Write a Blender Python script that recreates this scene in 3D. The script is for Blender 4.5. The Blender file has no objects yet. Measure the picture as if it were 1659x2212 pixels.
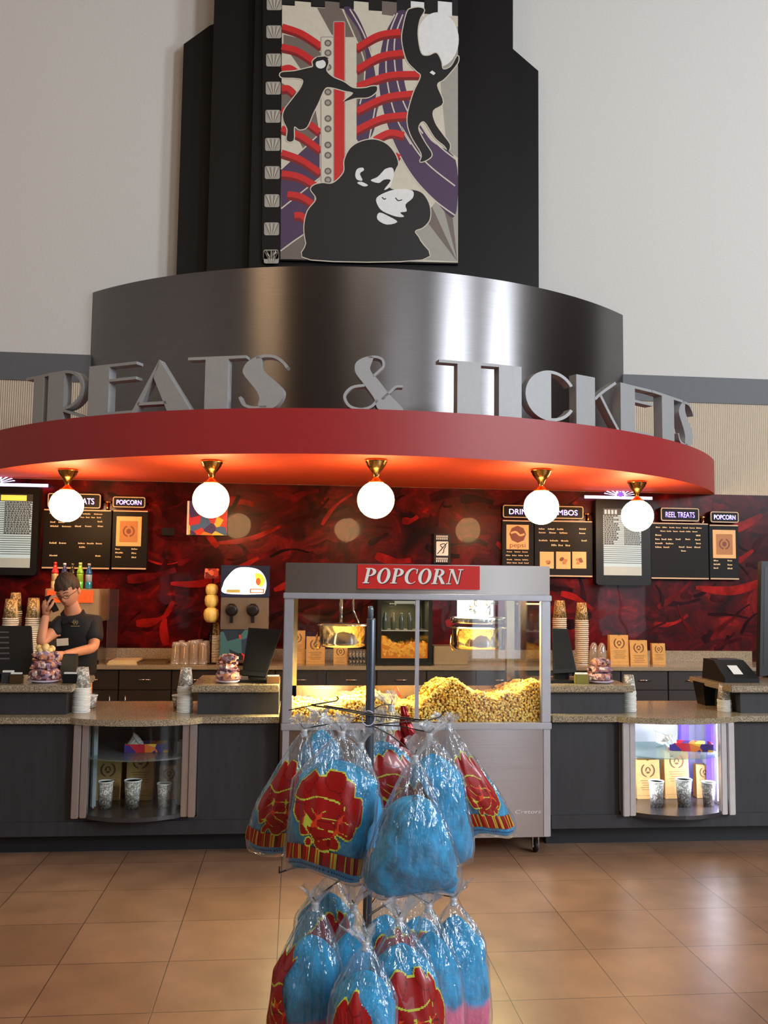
import bpy, bmesh, math, random
from mathutils import Vector, Matrix
from mathutils.geometry import tessellate_polygon
PI = math.pi; rad = math.radians
S = bpy.context.scene; COL = S.collection
random.seed(7)

# ------------------------------------------------------------------ camera
F = 1920.0; H = 1.61
cam_d = bpy.data.cameras.new('camera'); cam = bpy.data.objects.new('camera', cam_d); COL.objects.link(cam)
cam_d.sensor_fit = 'HORIZONTAL'; cam_d.sensor_width = 36; cam_d.lens = 36*F/1659
cam_d.clip_start = .05; cam_d.clip_end = 100
CR = Matrix.Rotation(rad(-5.6), 3, 'Z') @ Matrix.Rotation(PI/2+rad(4.7), 3, 'X') @ Matrix.Rotation(.012, 3, 'Z')
cam.matrix_world = Matrix.Translation((0, 0, H)) @ CR.to_4x4()
S.camera = cam
# ------------------------------------------------------------------ world, lights, exposure
S.view_settings.view_transform = 'Standard'; S.view_settings.look = 'None'
S.view_settings.exposure = 0; S.view_settings.gamma = 1
wd = bpy.data.worlds.new('world'); S.world = wd; wd.use_nodes = True
wd.node_tree.nodes['Background'].inputs[0].default_value = (.75, .8, .9, 1)
wd.node_tree.nodes['Background'].inputs[1].default_value = .35
def area(name, loc, to, sx, sy, power, col, spread=None):
    l = bpy.data.lights.new(name, 'AREA'); l.shape = 'RECTANGLE'; l.size = sx; l.size_y = sy
    l.energy = power; l.color = col
    if spread: l.spread = spread
    o = bpy.data.objects.new(name, l); COL.objects.link(o); o.location = loc
    o.rotation_euler = (Vector(to)-Vector(loc)).to_track_quat('-Z', 'Y').to_euler()
    return o
# daylight through the lobby windows behind and to the right of the camera
area('window_daylight', (11.2, -0.6, 5.6), (5.2, 8.4, 6.0), 2.4, 4.0, 950, (.84, .92, 1))
area('window_daylight_rear', (9.9, -6.6, 6.2), (4.2, 8.4, 5.4), 2.0, 3.8, 1000, (.84, .92, 1))
area('window_daylight_centre', (4.6, -7.4, 6.4), (0.8, 8.4, 5.4), 3.4, 2.6, 120, (.95, .97, 1))
# warm downlights of the lobby ceiling
area('lobby_downlight', (-4.6, 0.2, 7.9), (-1.6, 7.5, 4), 1.6, 3.0, 85, (1, .66, .36))
area('lobby_downlight_front', (0.8, 2.2, 8.2), (0.6, 2.2, 0), 1.6, 1.6, 55, (1, .84, .66))

# ------------------------------------------------------------------ measuring helpers (a pixel of the photo taken to a plane)
def ray(px, py): return CR @ Vector(((px-829.5)/F, -(py-1106)/F, -1))
def at(px, py, Y):
    d = ray(px, py); return Vector((0, 0, H)) + d*(Y/d.y)
def atz(px, py, z):
    d = ray(px, py); return Vector((0, 0, H)) + d*((z-H)/d.z)
def rect(x0, y0, x1, y1, Y):
    a = at(x0, (y0+y1)/2, Y); b = at(x1, (y0+y1)/2, Y); c = at((x0+x1)/2, y0, Y); d = at((x0+x1)/2, y1, Y)
    return a.x, b.x, d.z, c.z          # x0 x1 z0 z1

# ------------------------------------------------------------------ materials
def srgb(c):
    f = lambda v: v/12.92 if v <= .04045 else ((v+.055)/1.055)**2.4
    return (f(c[0]/255), f(c[1]/255), f(c[2]/255), 1)
_M = {}
def mat(name, col, rough=.5, metal=0, emit=None, es=0, noise=0, ns=20, bump=0, bs=60, coat=0, spec=.5, stretch=None, col2=None, aniso=0, trans=None, sheen=0):
    if name in _M: return _M[name]
    m = bpy.data.materials.new(name); m.use_nodes = True; nt = m.node_tree; b = nt.nodes['Principled BSDF']
    if aniso: b.inputs['Anisotropic Rotation'].default_value = .25
    c = srgb(col); b.inputs['Base Color'].default_value = c
    b.inputs['Roughness'].default_value = rough; b.inputs['Metallic'].default_value = metal
    b.inputs['Specular IOR Level'].default_value = spec; b.inputs['Coat Weight'].default_value = coat
    b.inputs['Coat Roughness'].default_value = .06; b.inputs['Anisotropic'].default_value = aniso
    if sheen: b.inputs['Sheen Weight'].default_value = sheen
    if emit: b.inputs['Emission Color'].default_value = srgb(emit); b.inputs['Emission Strength'].default_value = es
    tc = nt.nodes.new('ShaderNodeTexCoord'); mp = nt.nodes.new('ShaderNodeMapping'); nt.links.new(tc.outputs['Object'], mp.inputs[0])
    if stretch: mp.inputs['Scale'].default_value = stretch
    n = nt.nodes.new('ShaderNodeTexNoise'); n.inputs['Scale'].default_value = ns; n.inputs['Detail'].default_value = 4; nt.links.new(mp.outputs[0], n.inputs[0])
    cr = nt.nodes.new('ShaderNodeValToRGB'); nt.links.new(n.outputs[0], cr.inputs[0])
    k = max(noise, .03); e = cr.color_ramp.elements
    c2 = srgb(col2) if col2 else c
    e[0].position = .35; e[1].position = .65
    e[0].color = tuple(v*(1-k) for v in c[:3])+(1,)
    e[1].color = tuple(min(1, v*(1+k)) for v in c2[:3])+(1,)
    nt.links.new(cr.outputs[0], b.inputs['Base Color'])
    if bump:
        n2 = nt.nodes.new('ShaderNodeTexNoise'); n2.inputs['Scale'].default_value = bs; n2.inputs['Detail'].default_value = 3; nt.links.new(mp.outputs[0], n2.inputs[0])
        bp = nt.nodes.new('ShaderNodeBump'); bp.inputs['Strength'].default_value = bump; bp.inputs['Distance'].default_value = .01
        nt.links.new(n2.outputs[0], bp.inputs['Height']); nt.links.new(bp.outputs[0], b.inputs['Normal'])
    _M[name] = m; return m
def film(name, tint=(255, 255, 255), milky=.05, gloss=.12, rough=.05, edge=.5, bump=0, bs=30, stretch=None):
    """thin clear sheet: mostly transparent, a gloss reflection that grows at grazing angles, a little milky diffuse"""
    m = bpy.data.materials.new(name); m.use_nodes = True; nt = m.node_tree; N = nt.nodes; L = nt.links
    N.remove(N['Principled BSDF']); out = N['Material Output']
    tr = N.new('ShaderNodeBsdfTransparent'); tr.inputs[0].default_value = srgb(tint)
    gl = N.new('ShaderNodeBsdfGlossy'); gl.inputs['Roughness'].default_value = rough; gl.inputs[0].default_value = (1, 1, 1, 1)
    df = N.new('ShaderNodeBsdfTranslucent') if False else N.new('ShaderNodeBsdfDiffuse'); df.inputs[0].default_value = (.9, .92, .95, 1)
    lw = N.new('ShaderNodeLayerWeight'); lw.inputs[0].default_value = .35
    mr = N.new('ShaderNodeMapRange'); mr.inputs[3].default_value = gloss; mr.inputs[4].default_value = gloss+edge; L.new(lw.outputs['Facing'], mr.inputs[0])
    mr.inputs[1].default_value = .2; mr.inputs[2].default_value = 1
    if bump:
        tc = N.new('ShaderNodeTexCoord'); mp = N.new('ShaderNodeMapping'); L.new(tc.outputs['Object'], mp.inputs[0])
        if stretch: mp.inputs['Scale'].default_value = stretch
        n2 = N.new('ShaderNodeTexNoise'); n2.inputs['Scale'].default_value = bs; n2.inputs['Detail'].default_value = 3; L.new(mp.outputs[0], n2.inputs[0])
        bp = N.new('ShaderNodeBump'); bp.inputs['Strength'].default_value = bump; bp.inputs['Distance'].default_value = .02
        L.new(n2.outputs[0], bp.inputs['Height']); L.new(bp.outputs[0], gl.inputs['Normal'])
    m1 = N.new('ShaderNodeMixShader'); m1.inputs[0].default_value = milky; L.new(tr.outputs[0], m1.inputs[1]); L.new(df.outputs[0], m1.inputs[2])
    m2 = N.new('ShaderNodeMixShader'); L.new(mr.outputs[0], m2.inputs[0]); L.new(m1.outputs[0], m2.inputs[1]); L.new(gl.outputs[0], m2.inputs[2])
    L.new(m2.outputs[0], out.inputs[0]); _M[name] = m; return m

# ------------------------------------------------------------------ mesh builder
class MB:
    def __init__(s): s.v = []; s.f = []; s.mi = []; s.m = 0; s.sm = []; s.smooth = False
    def add(s, vs, fs, mi=None, smooth=None):
        o = len(s.v); s.v += [tuple(x) for x in vs]
        for f in fs:
            s.f.append(tuple(i+o for i in f)); s.mi.append(s.m if mi is None else mi); s.sm.append(s.smooth if smooth is None else smooth)
        return s
    def box(s, x0, x1, y0, y1, z0, z1, mi=None, T=None, ch=0):
        if ch:
            bm = bmesh.new(); bmesh.ops.create_cube(bm, size=1)
            for v in bm.verts: v.co = Vector((x0+(v.co.x+.5)*(x1-x0), y0+(v.co.y+.5)*(y1-y0), z0+(v.co.z+.5)*(z1-z0)))
            bmesh.ops.bevel(bm, geom=bm.edges[:], offset=ch, segments=2, affect='EDGES')
            bm.verts.index_update(); vs = [v.co.copy() for v in bm.verts]; fs = [[v.index for v in f.verts] for f in bm.faces]; bm.free()
        else:
            vs = [Vector(p) for p in ((x0,y0,z0),(x1,y0,z0),(x1,y1,z0),(x0,y1,z0),(x0,y0,z1),(x1,y0,z1),(x1,y1,z1),(x0,y1,z1))]
            fs = [(0,3,2,1),(4,5,6,7),(0,1,5,4),(1,2,6,5),(2,3,7,6),(3,0,4,7)]
        if T: vs = [T(v) for v in vs]
        return s.add(vs, fs, mi)
    def lathe(s, prof, c=(0,0,0), n=32, T=None, mi=None, smooth=True, sx=1, sy=1, ang=2*PI):
        vs = []; fs = []; full = abs(ang-2*PI) < 1e-6; m = n if full else n+1
        for r, z in prof:
            for i in range(m):
                a = ang*i/n; v = Vector((c[0]+r*sx*math.cos(a), c[1]+r*sy*math.sin(a), c[2]+z)); vs.append(T(v) if T else v)
        for j in range(len(prof)-1):
            for i in range(n):
                i2 = (i+1) % m; fs.append((j*m+i, j*m+i2, (j+1)*m+i2, (j+1)*m+i))
        if full:
            if prof[0][0] > 1e-4: fs.append(tuple(range(m))[::-1])
            if prof[-1][0] > 1e-4: fs.append(tuple((len(prof)-1)*m+i for i in range(m)))
        return s.add(vs, fs, mi, smooth)
    def tube(s, pts, r, n=8, mi=None, smooth=True, cap=True):
        pts = [Vector(p) for p in pts]; vs = []; fs = []; up = None
        rs = r if isinstance(r, (list, tuple)) else [r]*len(pts)
        for k, p in enumerate(pts):
            t = (pts[min(k+1, len(pts)-1)]-pts[max(k-1, 0)]).normalized()
            if up is None: up = t.orthogonal().normalized()
            up = (up - t*up.dot(t)).normalized(); w = t.cross(up)
            for i in range(n):
                a = 2*PI*i/n; vs.append(p+(up*math.cos(a)+w*math.sin(a))*rs[k])
        for k in range(len(pts)-1):
            for i in range(n): fs.append((k*n+i, k*n+(i+1) % n, (k+1)*n+(i+1) % n, (k+1)*n+i))
        if cap: fs.append(tuple(range(n))[::-1]); fs.append(tuple((len(pts)-1)*n+i for i in range(n)))
        return s.add(vs, fs, mi, smooth)
    def sphere(s, c, rx, ry=None, rz=None, n=24, m=14, mi=None, T=None, f=None):
        ry = ry or rx; rz = rz or rx; vs = [Vector((0,0,-1))]; fs = []
        for j in range(1, m):
            th = -PI/2+PI*j/m
            for i in range(n): a = 2*PI*i/n; vs.append(Vector((math.cos(th)*math.cos(a), math.cos(th)*math.sin(a), math.sin(th))))
        vs.append(Vector((0,0,1)))
        for i in range(n):
            fs.append((0, 1+(i+1) % n, 1+i)); fs.append((len(vs)-1, 1+(m-2)*n+i, 1+(m-2)*n+(i+1) % n))
            for j in range(m-2): fs.append((1+j*n+i, 1+j*n+(i+1) % n, 1+(j+1)*n+(i+1) % n, 1+(j+1)*n+i))
        o = []
        for v in vs:
            if f: v = f(v)
            v = Vector((c[0]+v.x*rx, c[1]+v.y*ry, c[2]+v.z*rz)); o.append(T(v) if T else v)
        return s.add(o, fs, mi, True)
    def poly(s, loops, T, d=0.0, mi=None, w=0.0):
        """flat shape (outer loop + holes) in (u,v); T(u,v,w)->3D; front face at w, back face at w-d"""
        L3 = [[Vector((p[0], p[1], 0)) for p in lp] for lp in loops]
        tris = tessellate_polygon(L3); flat = [p for lp in loops for p in lp]; n = len(flat)
        vs = [T(p[0], p[1], w) for p in flat]; fs = []
        for t in tris:
            a, b, c = (flat[i] for i in t)
            if (b[0]-a[0])*(c[1]-a[1])-(b[1]-a[1])*(c[0]-a[0]) < 0: t = t[::-1]
            fs.append(tuple(t))
        if d:
            vs += [T(p[0], p[1], w-d) for p in flat]; fs += [tuple(i+n for i in f[::-1]) for f in list(fs)]
            o = 0
            for lp in loops:
                k = len(lp)
                for i in range(k): fs.append((o+i, o+i+n, o+(i+1) % k+n, o+(i+1) % k))
                o += k
        return s.add(vs, fs, mi, False)
    def text(s, txt, size, T, d=0.0, mi=None, w=0.0, width=None, align='CENTER'):
        c = bpy.data.curves.new('t', 'FONT'); c.body = txt; c.size = 1; c.align_x = 'LEFT'
        o = bpy.data.objects.new('t', c); COL.objects.link(o); bpy.context.view_layer.update()
        me = o.evaluated_get(bpy.context.evaluated_depsgraph_get()).to_mesh()
        P = [v.co.copy() for v in me.vertices]; Fc = [tuple(p.vertices) for p in me.polygons]
        o.evaluated_get(bpy.context.evaluated_depsgraph_get()).to_mesh_clear(); bpy.data.objects.remove(o); bpy.data.curves.remove(c)
        if not P: return s
        x0 = min(p.x for p in P); x1 = max(p.x for p in P); k = size/.72; kx = k if not width else width/(x1-x0)
        off = {'CENTER': -(x0+x1)/2, 'LEFT': -x0}[align]
        s.add([T((p.x+off)*kx, p.y*k, w) for p in P], Fc, mi, False)
        return s
    def build(s, name, mats, parent=None, loc=None, smooth_angle=None):
        me = bpy.data.meshes.new(name); me.from_pydata(s.v, [], s.f)
        for m in (mats if isinstance(mats, (list, tuple)) else [mats]): me.materials.append(m)
        me.polygons.foreach_set('material_index', s.mi); me.polygons.foreach_set('use_smooth', s.sm); me.update()
        o = bpy.data.objects.new(name, me); COL.objects.link(o)
        if parent:
            o.parent = parent
        if loc is not None:
            me.transform(Matrix.Translation(-Vector(loc))); o.location = loc
        return o
def tag(o, label=None, cat=None, group=None, kind=None):
    if label: o['label'] = label
    if cat: o['category'] = cat
    if group: o['group'] = group
    if kind: o['kind'] = kind
    return o
def thing(name, label, cat, loc=(0,0,0), rz=0, group=None):
    o = bpy.data.objects.new(name, None); COL.objects.link(o); o.location = loc; o.rotation_euler = (0, 0, rz); o.empty_display_size = .05
    return tag(o, label, cat, group)
def kids(o): return [c for c in bpy.data.objects if c.parent == o]
def dup(o, loc=None, rz=None, label=None, parent=None, sc=None, group=None):
    c = o.copy(); COL.objects.link(c)
    if parent: c.parent = parent
    for k in kids(o): dup(k, parent=c)
    if loc is not None: c.location = loc
    if rz is not None: c.rotation_euler = (0, 0, rz)
    if sc: c.scale = sc if isinstance(sc, (tuple, list)) else (sc, sc, sc)
    if label: c['label'] = label
    if group: c['group'] = group
    return c
def crs(p, n=6, closed=True):
    """smooth curve through points"""
    out = []; k = len(p); R = range(k) if closed else range(k-1)
    for i in R:
        g = (lambda j: p[j % k]) if closed else (lambda j: p[min(max(j, 0), k-1)])
        a, b, c, d = g(i-1), g(i), g(i+1), g(i+2)
        for q in range(n):
            t = q/n; out.append(tuple(.5*(2*b[m]+(c[m]-a[m])*t+(2*a[m]-5*b[m]+4*c[m]-d[m])*t*t+(3*b[m]-a[m]-3*c[m]+d[m])*t**3) for m in range(len(b))))
    if not closed: out.append(tuple(p[-1]))
    return out
def ribbon(p, w, n=8):
    """constant or varying width band along a smooth line -> closed loop"""
    c = crs(p, n, False); L = []; R = []
    for i, q in enumerate(c):
        a = c[max(i-1, 0)]; b = c[min(i+1, len(c)-1)]; dx, dy = b[0]-a[0], b[1]-a[1]; l = math.hypot(dx, dy) or 1
        t = i/(len(c)-1); ww = w(t) if callable(w) else w
        L.append((q[0]-dy/l*ww/2, q[1]+dx/l*ww/2)); R.append((q[0]+dy/l*ww/2, q[1]-dx/l*ww/2))
    return L + R[::-1]
def ell(cx, cy, rx, ry, n=32, a0=0, a1=2*PI):
    full = abs(a1-a0-2*PI) < 1e-6
    return [(cx+rx*math.cos(a0+(a1-a0)*i/(n if full else n-1)), cy+ry*math.sin(a0+(a1-a0)*i/(n if full else n-1))) for i in range(n)]
def rrect(x0, y0, x1, y1, r, n=5):
    o = []
    for cx, cy, a in ((x1-r, y1-r, 0), (x0+r, y1-r, PI/2), (x0+r, y0+r, PI), (x1-r, y0+r, 3*PI/2)):
        o += [(cx+r*math.cos(a+PI/2*i/n), cy+r*math.sin(a+PI/2*i/n)) for i in range(n+1)]
    return o
def plane_T(ox, Y, oz):           # (u right, v up, w towards the viewer) on a wall facing -Y
    return lambda u, v, w=0: Vector((ox+u, Y-w, oz+v))

YW = 8.40
# ------------------------------------------------------------------ materials used widely
m_wall = mat('cream_wall', (208, 205, 200), .85, noise=.02, ns=60, bump=.15, bs=140)
m_band = mat('grey_band', (92, 94, 98), .6)
m_stripe = None
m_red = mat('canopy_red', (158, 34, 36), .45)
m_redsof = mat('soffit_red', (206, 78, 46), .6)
m_black = mat('black_paint', (15, 13, 13), .5, spec=.25)
m_black2 = mat('black_plastic', (24, 24, 25), .4, spec=.22)
m_char = mat('charcoal_laminate', (47, 46, 49), .5, noise=.12, ns=30, stretch=(1, 1, .15))
m_dark = mat('dark_brown_cabinet', (46, 36, 30), .45)
m_chrome = mat('chrome', (205, 205, 208), .12, 1)
m_brass = mat('brass', (196, 150, 84), .18, 1)
m_granite = mat('granite', (112, 99, 80), .16, noise=.55, ns=240, col2=(158, 144, 120))
m_steel = mat('stainless_steel', (186, 180, 178), .26, 1, aniso=.85, noise=.03, stretch=(1, 1, 40), ns=8, bump=.05, bs=1.2)
m_alu = mat('aluminium', (200, 200, 206), .35, .7)
m_white = mat('white_paper', (232, 230, 224), .6)
m_kraft = mat('kraft_paper', (196, 152, 92), .75, noise=.08, ns=30)
m_glass = film('clear_glass', (248, 251, 250), 0.0, .03, .02, .25)

# ================================================================== THE SETTING
def tile_mat():
    m = bpy.data.materials.new('floor_tiles'); m.use_nodes = True; nt = m.node_tree; N = nt.nodes; L = nt.links; b = N['Principled BSDF']
    tc = N.new('ShaderNodeTexCoord'); mp = N.new('ShaderNodeMapping'); L.new(tc.outputs['Object'], mp.inputs[0])
    mp.inputs['Location'].default_value = (.506, -3.545, 0)
    br = N.new('ShaderNodeTexBrick'); br.offset = 0; br.squash = 1; L.new(mp.outputs[0], br.inputs[0])
    br.inputs['Scale'].default_value = 1; br.inputs['Brick Width'].default_value = .458; br.inputs['Row Height'].default_value = .458
    br.inputs['Mortar Size'].default_value = .0022; br.inputs['Mortar Smooth'].default_value = .2; br.inputs['Bias'].default_value = 0
    br.inputs['Color1'].default_value = srgb((153, 118, 95)); br.inputs['Color2'].default_value = srgb((140, 107, 85)); br.inputs['Mortar'].default_value = srgb((74, 54, 42))
    n = N.new('ShaderNodeTexNoise'); n.inputs['Scale'].default_value = 5; n.inputs['Detail'].default_value = 6; L.new(mp.outputs[0], n.inputs[0])
    r = N.new('ShaderNodeValToRGB'); r.color_ramp.elements[0].position = .3; r.color_ramp.elements[1].position = .7
    r.color_ramp.elements[0].color = (.78, .76, .74, 1); r.color_ramp.elements[1].color = (1.1, 1.08, 1.06, 1); L.new(n.outputs[0], r.inputs[0])
    mx = N.new('ShaderNodeMixRGB'); mx.blend_type = 'MULTIPLY'; mx.inputs[0].default_value = 1; L.new(br.outputs[0], mx.inputs[1]); L.new(r.outputs[0], mx.inputs[2])
    L.new(mx.outputs[0], b.inputs['Base Color']); b.inputs['Roughness'].default_value = .33; b.inputs['Specular IOR Level'].default_value = .45
    bp = N.new('ShaderNodeBump'); bp.inputs['Strength'].default_value = .4; bp.inputs['Distance'].default_value = .002; bp.invert = True
    L.new(br.outputs['Fac'], bp.inputs['Height']); L.new(bp.outputs[0], b.inputs['Normal']); return m
XL, XR, YF, ZC = -8.0, 11.5, -8.0, 8.6
def slab(name, b, m, kind='structure'):
    o = MB().box(*b).build(name, m); tag(o, kind=kind); return o
floor = slab('floor', (XL, XR, YF, YW+.2, -.1, 0), tile_mat())
slab('ceiling', (XL, XR, YF, YW+.2, ZC, ZC+.1), mat('ceiling_paint', (190, 180, 165), .9))
slab('wall_left', (XL-.1, XL, YF, YW+.2, 0, ZC), m_wall)
slab('wall_front', (XL, XR, YF-.1, YF, 0, ZC), mat('lobby_wall', (84, 74, 66), .9))
slab('wall_right', (XR, XR+.1, YF, YW+.2, 0, ZC), mat('lobby_wall', (84, 74, 66), .9))
for i, (a_, b_, z0_, z1_, e_) in enumerate(((3.75, 4.8, .08, 1.95, 5), (8.7, 9.9, .08, 2.0, 6), (-3.6, -2.9, .1, 2.0, 1.5))):
    w_ = MB().box(a_, b_, YF+.004, YF+.02, z0_, z1_).build('window_%d' % (i+1), mat('daylit_pane_%d' % (e_*10), (230, 240, 255), .4, emit=(226, 238, 255), es=e_)); tag(w_, kind='structure')
    mb = MB(); mb.box(a_-.06, a_, YF+.002, YF+.06, 0, z1_+.06); mb.box(b_, b_+.06, YF+.002, YF+.06, 0, z1_+.06); mb.box(a_, b_, YF+.002, YF+.06, z1_, z1_+.06); mb.box((a_+b_)/2-.03, (a_+b_)/2+.03, YF+.021, YF+.06, z0_, z1_); mb.build('frame', m_band, w_)
ZM = 2.545; ZS = 3.46; ZB = 3.72
wb = slab('wall_back', (XL, XR, YW, YW+.2, ZB, ZC), m_wall)
# grey trim band between the cream wall and the ribbed panelling
slab('trim_1', (XL, XR, YW-.012, YW+.2, ZS, ZB), m_band)
def rib_mat():
    m = mat('ribbed_panel', (206, 190, 166), .8); nt = m.node_tree; N = nt.nodes; L = nt.links; b = N['Principled BSDF']
    tc = N.new('ShaderNodeTexCoord'); w = N.new('ShaderNodeTexWave'); w.bands_direction = 'X'; w.inputs['Scale'].default_value = 16; L.new(tc.outputs['Object'], w.inputs[0])
    bp = N.new('ShaderNodeBump'); bp.inputs['Distance'].default_value = .008; bp.inputs['Strength'].default_value = .8; L.new(w.outputs[1], bp.inputs['Height']); L.new(bp.outputs[0], b.inputs['Normal']); return m
o = MB().box(XL, XR, YW, YW+.2, ZM, ZS).build('ribbed_panel', rib_mat(), wb)
# mural behind the counters: dark red laminate with broad brush strokes
def mural_mat():
    m = bpy.data.materials.new('mural_red'); m.use_nodes = True; nt = m.node_tree; N = nt.nodes; L = nt.links; b = N['Principled BSDF']
    tc = N.new('ShaderNodeTexCoord'); mp = N.new('ShaderNodeMapping'); mp.inputs['Scale'].default_value = (1, 1, 1.3); L.new(tc.outputs['Object'], mp.inputs[0])
    n = N.new('ShaderNodeTexNoise'); n.inputs['Scale'].default_value = 2.6; n.inputs['Detail'].default_value = 7; n.inputs['Distortion'].default_value = 1.6; n.inputs['Roughness'].default_value = .6; L.new(mp.outputs[0], n.inputs[0])
    r = N.new('ShaderNodeValToRGB'); e = r.color_ramp.elements; e[0].position = .32; e[0].color = srgb((30, 7, 9)); e[1].position = .5; e[1].color = srgb((72, 9, 12))
    x = e.new(.62); x.color = srgb((94, 12, 13)); x = e.new(.74); x.color = srgb((152, 25, 19)); L.new(n.outputs[0], r.inputs[0])
    v = N.new('ShaderNodeTexVoronoi'); v.distance = 'CHEBYCHEV'; v.inputs['Scale'].default_value = 4.2; v.inputs['Randomness'].default_value = 1
    ad = N.new('ShaderNodeMixRGB'); ad.inputs[0].default_value = .25; L.new(mp.outputs[0], ad.inputs[1]); L.new(n.outputs[1], ad.inputs[2]); L.new(ad.outputs[0], v.inputs[0])
    r2 = N.new('ShaderNodeValToRGB'); r2.color_ramp.elements[0].color = (.35, .3, .32, 1); r2.color_ramp.elements[1].color = (1.35, 1.3, 1.25, 1)
    sp = N.new('ShaderNodeSeparateColor'); L.new(v.outputs['Color'], sp.inputs[0]); L.new(sp.outputs[0], r2.inputs[0])
    mx = N.new('ShaderNodeMixRGB'); mx.blend_type = 'MULTIPLY'; mx.inputs[0].default_value = .8; L.new(r.outputs[0], mx.inputs[1]); L.new(r2.outputs[0], mx.inputs[2])
    L.new(mx.outputs[0], b.inputs['Base Color']); b.inputs['Roughness'].default_value = .3; b.inputs['Specular IOR Level'].default_value = .12
    b.inputs['Coat Weight'].default_value = .12; b.inputs['Coat Roughness'].default_value = .03
    n3 = N.new('ShaderNodeTexNoise'); n3.inputs['Scale'].default_value = 1.3; L.new(tc.outputs['Object'], n3.inputs[0])
    bp = N.new('ShaderNodeBump'); bp.inputs['Strength'].default_value = .12; bp.inputs['Distance'].default_value = .05; L.new(n3.outputs[0], bp.inputs['Height']); L.new(bp.outputs[0], b.inputs['Coat Normal'])
    return m
mb = MB().box(XL, XR, YW, YW+.2, 0, ZM)
T = plane_T(0, YW, 0); R = random.Random(3)
for i in range(260):
    x = R.uniform(-3.2, 5.2); z = R.uniform(1.0, 2.5); a = R.uniform(-.5, .9)+(PI/2 if R.random() < .15 else 0); l = R.uniform(.1, .45); bend = R.uniform(-.07, .07); w = R.uniform(.02, .10)
    p = []
    for k in range(4):
        t = k/3-.5; u = t*l; v = bend*(1-4*t*t)*l*2; p.append((x+u*math.cos(a)-v*math.sin(a), z+u*math.sin(a)+v*math.cos(a)))
    if min(q[1] for q in p) < .95 or max(q[1] for q in p) > ZM-.05: continue
    mb.poly([ribbon(p, lambda t, w=w: w*(.55+.45*math.sin(PI*min(1, t*1.6+.1))), 5)], T, 0, R.choice([1, 1, 2, 2, 3, 3, 3, 4]), .0006+.00002*i)
for p, w in (([(-.75,1.98),(-.45,2.02),(-.15,2.15)], .05), ([(-1.15, 1.6), (-.8, 1.62), (-.35, 1.85)], .07), ([(3.9,1.62),(4.3,1.6),(4.75,1.75)], .09), ([(4.1,2.2),(4.35,2.22),(4.6,2.35)],.09), ([(3.95,1.78),(4.2,1.8),(4.5,2.0)],.07), ([(-.2,1.55),(.0,1.62),(.25,1.62)],.08)):
    mb.poly([ribbon(p, lambda t, w=w: w*(.4+.6*math.sin(PI*t)), 8)], T, 0, 4, .0045)
def st(n, c): return mat(n, c, .25, coat=.1, spec=.12, noise=.45, ns=7)
mural = mb.build('mural_panel', [mural_mat(), st('stroke_dark', (36, 8, 11)), st('stroke_mid', (84, 12, 13)), st('stroke_deep', (58, 9, 13)), st('stroke_bright', (136, 22, 18))], wb)

# ================================================================== CANOPY, DRUM, TOWER
def arc_pts(cx, cy, R, y_end, n):
    a = math.acos(min(1, (cy-y_end)/R)); return [(cx+R*math.sin(-a+2*a*i/n), cy-R*math.cos(-a+2*a*i/n)) for i in range(n+1)]
CX, CY, CRD = .56, 10.42, 4.09
pts = arc_pts(CX, CY, CRD, YW-.004, 72); CZ0, CZ1 = 2.545, 2.878
can = thing('canopy', 'wide curved red canopy over the counters, carrying the big grey letters', 'canopy', (CX, YW, CZ0))
def in_par(o, par):
    o.parent = par; o.matrix_parent_inverse = Matrix.Translation(par.location).inverted() if par.rotation_euler.z == 0 else (Matrix.Translation(par.location) @ Matrix.Rotation(par.rotation_euler.z, 4, 'Z')).inverted(); return o
mb = MB(); n = len(pts)
vs = [(x, y, CZ0) for x, y in pts]+[(x, y, CZ1) for x, y in pts]
mb.add(vs, [(i, i+1, n+i+1, n+i) for i in range(n-1)], 0, True)
mb.add([(x, y, CZ1) for x, y in pts], [tuple(range(n))], 0)
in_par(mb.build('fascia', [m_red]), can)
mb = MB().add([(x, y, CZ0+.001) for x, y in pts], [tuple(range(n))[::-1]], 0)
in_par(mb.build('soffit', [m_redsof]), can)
DX, DY, DR = .62, 11.18, 3.79
pts = arc_pts(DX, DY, DR, YW-.004, 96); n = len(pts)
m_drum = mat('brushed_metal', (122, 119, 120), .30, 1, aniso=.85, noise=.05, ns=5, bump=.015, bs=12, stretch=(1, 1, 30))
mb = MB(); mb.add([(x, y, CZ1+.001) for x, y in pts]+[(x, y, 4.32) for x, y in pts], [(i, i+1, n+i+1, n+i) for i in range(n-1)], 0, True)
mb.add([(x, y, 4.32) for x, y in pts], [tuple(range(n))], 1)
drum = mb.build('metal_fascia', [m_drum, m_black], None, (DX, YW, CZ1))
tag(drum, 'tall curved brushed grey metal fascia rising behind the big letters', 'fascia')
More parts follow.
